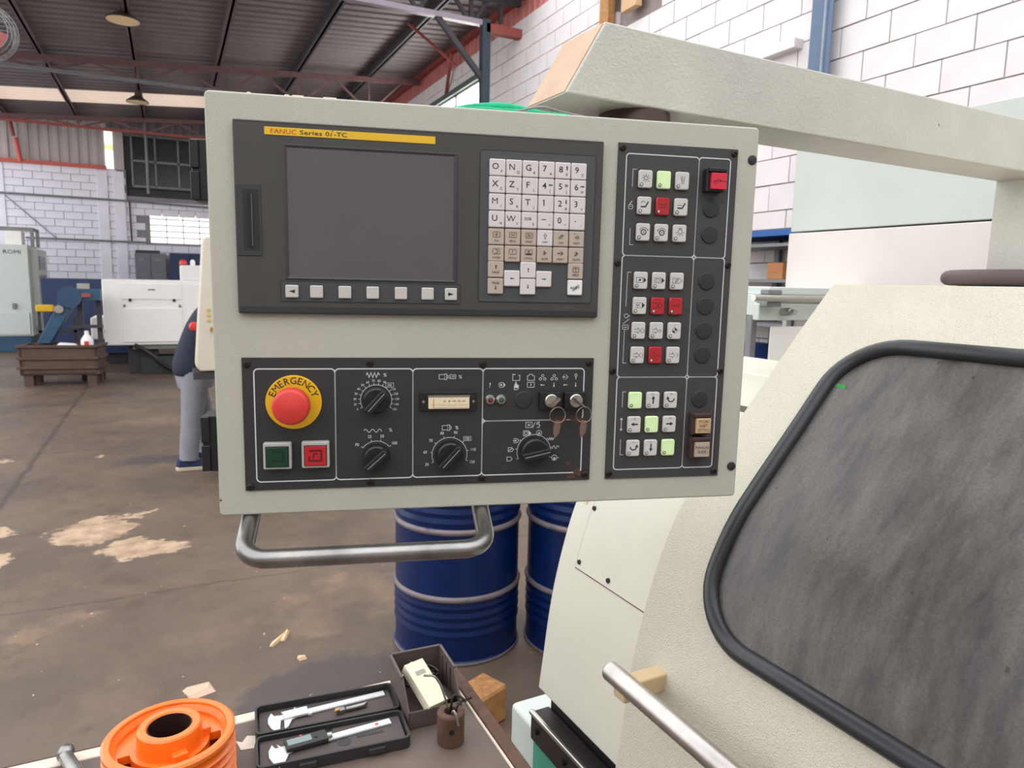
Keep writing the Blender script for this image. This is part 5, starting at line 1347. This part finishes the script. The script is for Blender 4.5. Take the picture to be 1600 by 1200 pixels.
icons = {
 (0, 0): lambda a: [a.circ(0, 1, 2, .6)] + [a.pl([(2.6 * math.cos(t_), 1 + 2.6 * math.sin(t_)), (5 * math.cos(t_), 1 + 5 * math.sin(t_))], .6) for t_ in [k * PI / 4 for k in range(8)]],
 (0, 2): lambda a: [a.pl([(-2.4, 5), (-1, -2), (-1, -4)], .6), a.pl([(2.4, 5), (1, -2), (1, -4)], .6), a.pl([(0, 5), (0, 0)], .5)],
 (0, 3): lambda a: [a.pl([(-5, -1.4), (1, -1.4), (4.4, 4.6)], 1.6), a.circ(-2, 2.4, 2.4, .6, 20, 180)],
 (0, 4): lambda a: [a.pl([(-5, 2), (3, 2), (5, 4)], .9), a.pl([(-5, -1.4), (2, -1.4), (4, 1.2)], .9)],
 (0, 5): lambda a: [a.pl([(-5, -1.4), (1, -1.4), (4.4, 4.6)], 1.6), a.pl([(-5, 2), (1, 2)], .6)],
 (0, 6): lambda a: [a.circ(0, 0, 3, 1.2), a.circ(0, 0, 1, .5), a.circ(0, 0, 5.2, .6, 20, 160), a.poly([(4.2, 2.6), (5.8, 1.2), (5.4, 3.6)])],
 (0, 7): lambda a: [a.circ(0, 0, 3, 1.2), a.circ(0, 0, 1, .5), a.circ(0, 0, 5.2, .6, 20, 160), a.poly([(-4.2, 2.6), (-5.8, 1.2), (-5.4, 3.6)])],
 (0, 8): lambda a: [a.circ(0, 2, 2.6, .6), a.rect(-1.2, 4.4, 1.2, 6, .5)] + [a.pl([(3.6 * math.cos(t_), 2 + 3.6 * math.sin(t_)), (5.8 * math.cos(t_), 2 + 5.8 * math.sin(t_))], .6) for t_ in (-.3, -.9, -1.57, -2.2, -2.85)],
 (1, 0): lambda a: [a.rect(-6, -2.4, 2, 3.4, .5), a.poly([(3, 4), (6.4, .5), (3, -3)]), a.disc(-1.6, .6, 1.3), a.pl([(-4.4, -1), (1, 2.2)], .4)],
 (1, 1): lambda a: [a.rect(-6, -2.4, 2, 3.4, .5), a.poly([(3, 4), (6.4, .5), (3, -3)]), a.rect(-4, -1, 0, 2, .4)],
 (1, 2): lambda a: [a.pl([(-6, -2.4), (2.6, -2.4), (6, .5), (2.6, 3.4), (-6, 3.4)], .5, True), a.pl([(-3, -1.4), (1.4, 2.6)], .6), a.circ(-.8, .6, 1.8, .4)],
 (1, 3): lambda a: [a.pl([(-6, 3.4), (2, 3.4)], .5), a.pl([(-6, -2.4), (2, -2.4)], .5), a.poly([(2.4, 4), (6.2, .5), (2.4, -3)]), a.pl([(-5, -.6), (-4, 1.6), (-2.8, -.6), (-1.6, 1.6), (-.4, -.6)], .6)],
 (1, 4): lambda a: [a.pl([(-6, -2.4), (2.6, -2.4), (6, .5), (2.6, 3.4), (-6, 3.4)], .6), a.disc(0, .6, 1.4)],
 (1, 5): lambda a: [a.pl([(-6, .5), (1, .5)], 1.), a.pl([(1, -2), (5, .5), (1, 3)], .8)],
 (1, 6): lambda a: [tool_icon(a), a.circ(4.4, 0, 2.2, .5)],
 (1, 7): lambda a: [tool_icon(a), a.circ(4.2, 0, 1.4, .5)],
 (1, 8): lambda a: [a.circ(0, .4, 3, .5), a.poly([(0, .4)] + arcpts((0, .4), 3, 0, 90, 6)), a.poly([(0, .4)] + arcpts((0, .4), 3, 180, 270, 6)), a.pl([(0, 4), (0, 6)], .4), a.pl([(3.4, .4), (6, .4)], .4)],
 (1, 9): lambda a: [tool_icon(a), a.circ(4.4, 0, 2.2, .5, 90, 270), a.pl([(6, -3), (6, 3)], .5)],
 (1, 10): lambda a: [tool_icon(a), a.circ(4.2, 0, 1.6, .6)],
 (1, 11): lambda a: [tool_icon(a), a.circ(3.6, 0, 2.2, .5, -90, 90)],
 (2, 1): lambda a: [a.arrow(0, .6, 90, 10, 1.7, 4), a.text('X', -1, 7.4, 2)],
 (2, 2): lambda a: [a.circ(0, 2, 4, 1.5, 190, 360, 14), a.poly([(-6.4, 1), (-2, 1.6), (-4.6, 5)]), a.text('+C', 0, 7.6, 2)],
 (2, 3): lambda a: [a.arrow(0, .6, 180, 9, 1.7, 4), a.text('-Z', 0, 7.4, 2)],
 (2, 5): lambda a: [a.arrow(0, .6, 0, 9, 1.7, 4), a.text('+Z', 0, 7.4, 2)],
 (2, 6): lambda a: [a.circ(0, 2, 4, 1.5, 180, 350, 14), a.poly([(6.4, 1), (2, 1.6), (4.6, 5)]), a.text('-C', 0, 7.6, 2)],
 (2, 7): lambda a: [a.arrow(0, .4, 270, 10, 1.7, 4), a.text('X', -1, 7.4, 2)],
}
colours = {(0, 1): 'g', (0, 4): 'r', (1, 4): 'r', (1, 5): 'r', (1, 10): 'r', (2, 0): 'g', (2, 4): 'g', (2, 8): 'g'}
CU = (480.0, 502.7, 525.6)
for g, vs_ in enumerate(((387, 357, 326.7), (270.7, 241, 211.5, 182), (127, 97, 67.7))):
    for i in range(3 * len(vs_)):
        c = colours.get((g, i), 'w'); u, v = CU[i % 3], vs_[i // 3]
        b = link('push_button', {'w': bw, 'r': br, 'g': bg}[c], pan, (u / 1e3, -.0022, v / 1e3))
        link('sleeve', sleeve, b, (0, 0, 0))
        if (g, i) in icons:
            a = Art(); icons[(g, i)](a); a.build('icon', BPRINT if c != 'r' else mat('dark_red_print', (96, 24, 28), .5), b, -.0045)
        ledm(b)
for (v, ) in ((357.2,), (326.7,), (271.5,), (241.6,), (212,), (182.2,), (127.2,)):
    plathe('blank_cap', PLUG, 565.2, v, [(10.6, 1.8), (10.6, 2.8), (9.6, 3.6), (0, 4.0)], 32)
def lampbtn(u, v, lens, txt=None, tm=BPRINT, glyph=None, brown=False):
    hm = BLACK if not brown else mat('brown_guard', (62, 44, 40), .5)
    b = pbox('lamp_button', hm, u - 12.5, v - 12.5, u + 10.5, v + 14, -13, -1.8, bev=1.2)
    pbox('hood', hm, u - 11.5, v + 9.5, u + 11.5, v + 14.5, -17, -12, b, 1.2)
    pbox('lens', lens, u - 8, v - 10, u + 11, v + 8.6, -17, -12.5, b, .8)
    a = Art()
    if txt:
        for i, s in enumerate(txt): a.text(s, u + 1.5, v - .7 + (len(txt) - 1) * 2.7 - 5.4 * i, 3.8, 'c', .85 if len(s) < 7 else .74)
    if glyph: glyph(a, u + 1.5, v - .7)
    a.build('legend', tm, b, -.0172)
def g1(a, u, v):
    a.pl([(u - 7, v - 3), (u - 1, v + 3)], .8).pl([(u - 5, v - 4), (u + 1, v + 2)], .8).pl([(u + 1, v), (u + 8, v)], .7).pl([(u - 8, v), (u - 4, v)], .7).disc(u + 1.5, v, 1.1)
lampbtn(565, 388, REDL2, None, mat('dark_red_print', (96, 24, 28), .5), g1)
lampbtn(564.2, 97, AMBER, ('WORK', 'SHIFT', 'SETTING'), mat('brown_print', (86, 58, 40), .6), brown=True)
lampbtn(564.4, 67.2, mat('pale_lens', (176, 160, 146), .4), ('MANUAL', 'GUIDE i'), mat('brown_print', (86, 58, 40), .6), brown=True)

# --- lower switch plate
lp = pbox('switch_plate', PLATEW, 28.6, 28.8, 427, 178, -2, .5, bev=.4)
fr = Art()
for (u0_, v0_, u1_, v1_) in ((41, 38.5, 127, 165.6), (127, 38.5, 213.2, 165.6), (213.2, 38.5, 293.8, 165.6), (293.8, 103.8, 415.6, 165.6), (293.8, 38.5, 415.6, 103.8)): fr.frame(u0_, v0_, u1_, v1_, 4.5, 1.4)
# feed override
def dial(u, v, labels, angs, r_arc, r_lab, cap, boxed=None):
    fr.circ(u, v, r_arc, .6, angs[0], angs[-1], 28)
    for s, a in zip(labels, angs):
        c, q = math.cos(math.radians(a)), math.sin(math.radians(a))
        fr.pl([(u + r_arc * c, v + r_arc * q), (u + (r_arc + 2.4) * c, v + (r_arc + 2.4) * q)], .6)
        if s:
            x, y_ = u + r_lab * c * 1.06, v + r_lab * q; fr.text(s, x, y_, cap, 'c', .9)
            if s == boxed: fr.rect(x - 4.4, y_ - 2.4, x + 4.4, y_ + 2.4, .4)
dial(172, 130, [str(k * 10) for k in range(16)], [208 - 15.8 * k for k in range(16)], 17.4, 22.2, 2.7, '100')
dial(172, 63.5, ['F0', '25', '50', '100'], [143, 106, 76, 40], 19, 25.4, 3.5)
dial(255.8, 64.5, ['50', '60', '70', '80', '90', '100', '110', '120'], [204 - 32 * k for k in range(8)], 20.5, 27, 3.4, '100')
dial(356.5, 66, [''] * 8, [204 - 32 * k for k in range(8)], 20.5, 26, 2.5)
fr.pl([(161, 158.5), (162.4, 161.2), (164.4, 155.8), (166.4, 161.2), (168.4, 155.8), (170.4, 161.2), (172.4, 155.8), (174.4, 161.2), (176, 158.5)], .8).text('%', 182, 158.6, 4)
fr.pl([(158 + k * .75, 94.6 + 1.9 * math.sin(k * .6)) for k in range(28)], .7).text('%', 188, 95.2, 4)
def spindle(u, v): fr.rect(u, v - 2.6, u + 6.4, v + 2.6, .6).rect(u + 6.4, v - 3.4, u + 8.6, v + 3.4, .6).pl([(u + 8.6, v - 2), (u + 10.4, v - 1.4), (u + 10.4, v + 1.4), (u + 8.6, v + 2)], .6)
spindle(243, 156.2); fr.rect(255.2, 154, 262, 158.6, .5).text('LM', 258.6, 156.3, 2.6).text('%', 267.4, 156.2, 4)
spindle(247, 96.6); fr.text('%', 264, 96.6, 4)
fr.text('?', 302.3, 146.4, 5.4)
fr.frame(313, 143.6, 318.4, 149, 1.4, .6).disc(315.4, 146.3, 1.2).poly([(318.6, 149), (320.4, 146.3), (318.6, 143.6)])
fr.pl([(329, 157.6), (329, 151.6), (337.4, 151.6), (337.4, 157.6), (335.6, 157.6)], .6).pl([(328.2, 158.6), (332, 158.6)], .9)
fr.pl([(331, 140.6), (331, 145), (333, 150), (334, 146.4), (336, 146), (336, 142), (334.6, 140.6)], .6, True).poly([(331.6, 145.4), (333, 149), (334, 146), (335.6, 145.6), (335.4, 142.6), (331.6, 142.6)])
fr.pl([(346.6, 151.6), (355, 151.6), (355, 157), (353, 157), (352, 158.8), (349, 158.8), (348, 157), (346.6, 157)], .6, True)
fr.frame(346.6, 143.4, 355, 149.4, .8, .6).pl([(351, 145), (351, 148.2)], 1.)
for u in (364.9, 378.9):
    for (dx, dy_) in ((0, 2), (-2.6, -1.8), (2.6, -1.8)): fr.circ(u + dx, 155 + dy_, 1.5, .6, n=8)
fr.arrow(364.9, 146, 180, 5.4, .7, 2).arrow(378.9, 146, 270, 5.4, .7, 2)
fr.pl([(392.9, 152.4), (395.8, 155.4), (392.9, 158.4)], .6).pl([(391, 152.4), (390, 155.4), (391, 158.4)], .5).pl([(389, 155.4), (393, 155.4)], .8)
fr.circ(405.5, 157.6, 1.5, .6, n=10).pl([(405.5, 156), (405.5, 152.6)], .8).arrow(392.9, 146, 180, 5.4, .7, 2).arrow(405.5, 146, 270, 5.4, .7, 2)
# mode selector symbols
def badge(u, v, k):
    fr.pl([(u - 3, v - 2.4), (u + 1.4, v - 2.4), (u + 3.4, v), (u + 1.4, v + 2.4), (u - 3, v + 2.4)], .6, k != 2)
badge(327, 57.4, 0); badge(328.4, 68.8, 1); fr.pl([(326, 67.6), (330, 70)], .8); badge(334.6, 79.4, 2); fr.arrow(333.4, 79.4, 0, 4.6, 1.1, 2)
fr.rect(343.4, 85.2, 349.6, 91.2, .6).poly([(350, 91.2), (353, 88.2), (350, 85.2)]).rect(345, 86.6, 348, 89.8, .5)
fr.circ(362.4, 88.2, 3.2, .6).poly([(360.6, 86.8), (364.2, 86.8), (362.4, 90)])
fr.pl([(373, 81.4), (374.4, 79.4), (375.6, 82.4), (377, 79.4), (378.2, 82.4), (379.6, 79.4), (380.6, 82)], .7)
fr.pl([(378, 69), (379.4, 69), (380.2, 72), (382, 72), (382.6, 69), (384.2, 69), (385, 72), (386.8, 72), (387.4, 70)], .6)
fr.circ(382, 57.6, 3.2, .7).disc(382, 56.6, 1.6).pl([(385, 57.4), (388, 57.4)], .6)
fr.rect(346, 95, 353.6, 101.4, .6).pl([(348.2, 96.8), (351.4, 99.6)], .7).pl([(348.2, 99.6), (351.4, 96.8)], .7).pl([(354.4, 94.8), (357.4, 101.6)], .7)
fr.pl([(359.4, 95), (362, 95), (363, 98), (361, 99), (362.4, 101.6), (360, 101.4), (359, 98.4)], .8)
fr.build('line_print', WPRINT, lp, -.0021)
for (u, v) in ((34, 171), (165.3, 172), (293.6, 171), (421.4, 172), (34.2, 33), (164.8, 34), (294.4, 34.6), (421, 35.8)): screw(u, v)
# rust breaking through the paint of the switch plate
rp_ = random.Random(11)
for (cu_, cv_, rx, ry) in ((386, 103, 10, 5), (409, 104, 9, 4.5), (411, 38, 7, 6), (400, 50, 4, 3.4), (404, 34, 8, 2.6), (294, 32, 4, 4)):
    n_ = 18; Art().poly([(cu_ + rx * rp_.uniform(.55, 1.1) * math.cos(k * 2 * PI / n_), cv_ + ry * rp_.uniform(.55, 1.1) * math.sin(k * 2 * PI / n_)) for k in range(n_)]).build('rust_patch', mat('rust_patch', (84, 56, 50), .8, var=.25, vscale=200), lp, -.00215)
# emergency stop
er = plathe('emergency_ring', EYELLOW, 82.6, 128.7, [(30, 2), (30, 4.4), (29.4, 5), (0, 5)], 56)
a = Art(); word = 'EMERGENCY'
for i, ch in enumerate(word):
    an = 157 - i * (134 / 8); c, q = math.cos(math.radians(an)), math.sin(math.radians(an))
    a.text(ch, 24.4 * c, 24.4 * q, 7.6, 'c', .95, math.radians(an - 90))
a.build('lettering', BPRINT, er, -.0052)
eb = plathe('emergency_button', ERED, 82.6, 128.7, [(11, 4.8), (11, 14), (15, 15), (18.6, 18), (19.6, 22), (19.6, 34), (18.8, 37), (16, 38.6), (0, 39.6)], 56, smooth=50)
plathe('button_collar', BLACK, 82.6, 128.7, [(15.5, 4.9), (15.5, 9), (13, 10.5), (0, 10.5)], 40)
# square illuminated buttons
for (u, v, m, gm, arr) in ((64.5, 69.5, GREENL, mat('green_print', (24, 36, 28), .4), 1), (105.3, 70, REDL, mat('red_glyph', (96, 16, 22), .4), 0)):
    b = pbox('square_button', mat('pale_bezel', (182, 180, 176), .4), u - 15, v - 15, u + 15, v + 15, -11, -1.8, bev=1.6)
    pbox('inner_frame', BLACK, u - 12.4, v - 12.4, u + 12.4, v + 11.2, -11.6, -10.8, b, .3)
    pbox('lens', m, u - 11.6, v - 11.6, u + 11.6, v + 10.4, -13, -11.2, b, .6)
    a = Art()
    if arr: a.pl([(u - 5, v - 5), (u + 6.4, v - 5), (u + 6.4, v + 5.4), (u - 5, v + 5.4)], 2).poly([(u - 7, v - 2), (u - 3, v - 2), (u - 5, v - 6)])
    else: a.pl([(u - 6.4, v - 1), (u - 6.4, v - 6), (u + 6.4, v - 6), (u + 6.4, v + 5.4), (u - 6.4, v + 5.4)], 2).pl([(u - 2, v - 3), (u - 2, v + 1.6), (u + 2.6, v + 1.6)], 1.4)
    a.build('glyph', gm, b, -.0132)
# rotary knobs
def knob(u, v, ang, R_=15.):
    k = plathe('knob', BLACK, u, v, [(R_, 2), (R_ + .4, 3), (R_ - .6, 11), (R_ - 2.5, 12.5), (0, 12.5)], 36)
    Mx = Matrix.Rotation(-math.radians(ang), 4, 'Y')
    w, l = 4.6, R_ + 1.2
    MB().prism([(-l / 1e3, -w / 1e3), ((l - 3) / 1e3, -w / 1e3), (l / 1e3, 0), ((l - 3) / 1e3, w / 1e3), (-l / 1e3, w / 1e3)], -.024, -.008, Mx).build('grip', BLACK, k, bevel=.0014)
    MB().prism([(-(l - 3) / 1e3, -.0004), ((l - 3) / 1e3, -.0004), ((l - 3) / 1e3, .0004), (-(l - 3) / 1e3, .0004)], -.02415, -.0239, Mx).build('pointer_line', mat('knob_line', (150, 148, 146), .5), k)
    return k
knob(172, 130.5, 48); knob(172, 64, 42); knob(255.8, 65, 48, 16); knob(356.5, 66.5, 12, 17)
# load meter
mt = pround('load_meter', BLACK, 221, 117, 286, 139.2, 2.5, -6, -1.8, bev=.8)
mf = pround('meter_face', METERF, 230.5, 120, 277.5, 134.6, 1, -8.8, -5.8, mt, bev=.5)
a = Art()
for k in range(25):
    x = 234.5 + k * 1.65; h = 1.6 if k % 4 else 2.8; a.pl([(x, 123.4 + .05 * abs(k - 12)), (x, 123.4 + h)], .3)
for k, s in enumerate(('50', '80', '100', '120', '150')): a.text(s, 249 + k * 5.4, 129, 1.9)
a.pl([(234.6, 121.4), (276, 121.4)], .3)
a.build('scale', mat('meter_print', (70, 56, 40), .6), mf, -.009)
Art().pl([(236.6, 122), (236.2, 131.6)], .6).build('needle', mat('needle', (190, 110, 40), .5), mf, -.0092)
pbox('meter_cover', mat('meter_cover', (120, 112, 100), .2), 229.8, 133.6, 278.2, 135.4, -9.2, -5.8, mt, .3)
for u in (225, 282.5): o = plathe('meter_screw', SILVER, u, 128, [(1.6, 5.8), (1.5, 6.6), (0, 6.7)], 12)
# indicator lamps
for (u, m) in ((302.5, mat('lamp_red', (120, 40, 36), .3)), (315.6, mat('lamp_green', (60, 84, 66), .3))):
    l_ = plathe('indicator_lamp', SILVER, u, 128.9, [(6.2, 2), (6.2, 3.2), (4.6, 5.4), (3, 5.6), (2.8, 4.6), (0, 4.6)], 28)
    plathe('lens', m, 0, 0, [(2.9, 4.4), (2.4, 5.6), (0, 6.2)], 20, par=l_)
plathe('blank_cap', PLUG, 342.4, 128.5, [(10.4, 1.8), (10.4, 2.8), (9.4, 3.6), (0, 4.0)], 32)
# key switches with keys
for (u, ang, lb) in ((374, 40, 'steel key with ring in the left key switch, spare key hanging below'), (404, -40, 'steel key with ring in the right key switch, spare key hanging below')):
    ks = pbox('key_switch', BLACK, u - 13.4, 117.6, u + 13.0, 138.2, -9, -1.8, bev=.8)
    plathe('lock_barrel', SILVER, u, 128.4, [(8, 8.8), (8, 12.4), (7, 13.4), (0, 13.4)], 28, par=ks)
    kp = pan.matrix_basis @ Vector((u / 1e3, -.0134, .1284))
    t = thing('switch_key', lb, 'key', kp, PRZ, 'keys in the key switches')
    Mx = Matrix.Rotation(-math.radians(ang), 4, 'Y')
    MB().prism([(-.006, -.0011), (.006, -.0011), (.0085, .0), (.006, .0011), (-.006, .0011)], -.018, 0.0, Mx).build('inserted_key', BRASS, t, bevel=.0004)
    rc = Vector((.003 if ang > 0 else .0045, -.0165, -.0135))
    MB().tube([(rc.x + .0092 * math.cos(a_ * PI / 18), rc.y + .0015 * math.sin(a_ * PI / 9), rc.z + .0092 * math.sin(a_ * PI / 18)) for a_ in range(36)], .0006, 6, closed=True).build('ring', BRASS, t, smooth=60)
    Mk = Matrix.Translation((rc.x + .0005, rc.y + .001, rc.z - .009)) @ Matrix.Rotation(.12, 4, 'Y')
    MB().prism([(-.003, .002), (.003, .002), (.0042, -.004), (.0036, -.012), (.001, -.0165), (-.0005, -.0195), (-.0022, -.016), (-.004, -.008)], -.001, .001, Mk).build('spare_key', mat('rusty_key', (128, 104, 92), .5, .5, var=.2), t, bevel=.0003)

# green cloth bundle on top of the panel
gc = pan.matrix_basis @ Vector((.33, .05, .454))
t = thing('green_glove', 'crumpled bright green cloth lying on top of the operator panel', 'cloth', gc, PRZ)
rnd = random.Random(3)
for k in range(5):
    pts = []; n = 9
    for i in range(n):
        x = -.068 + .135 * i / (n - 1); env = math.sin(PI * (i + .6) / n)
        pts.append((x + rnd.uniform(-.004, .004), -.025 + k * .012 + rnd.uniform(-.003, .003), .004 + (.008 if k in (1, 2, 3) else .0) * env * (1.1 - .8 * i / n)))
    rr = [max(.0025, (.0068 if k in (1, 2, 3) else .0045) * math.sin(PI * (i + .9) / (n + .8)) * (1.15 - .7 * i / n)) for i in range(n)]
    sp = smoothpath(pts, 1); rr2 = []
    for i in range(len(sp)):
        f_ = i * (n - 1) / (len(sp) - 1); a0 = int(min(n - 2, f_)); rr2.append(rr[a0] + (rr[a0 + 1] - rr[a0]) * (f_ - a0))
    for i, p in enumerate(sp): p.z = max(p.z, rr2[i] + .0002)
    MB().tube(sp, rr2, 10).build('fold', GREENC, t, smooth=60)
MB().tube(smoothpath([(.0, -.036, .0025), (.03, -.03, .012), (.05, -.02, .010), (.08, -.03, .003)], 2), .0016, 6).build('cord', GREYST, t, smooth=60)
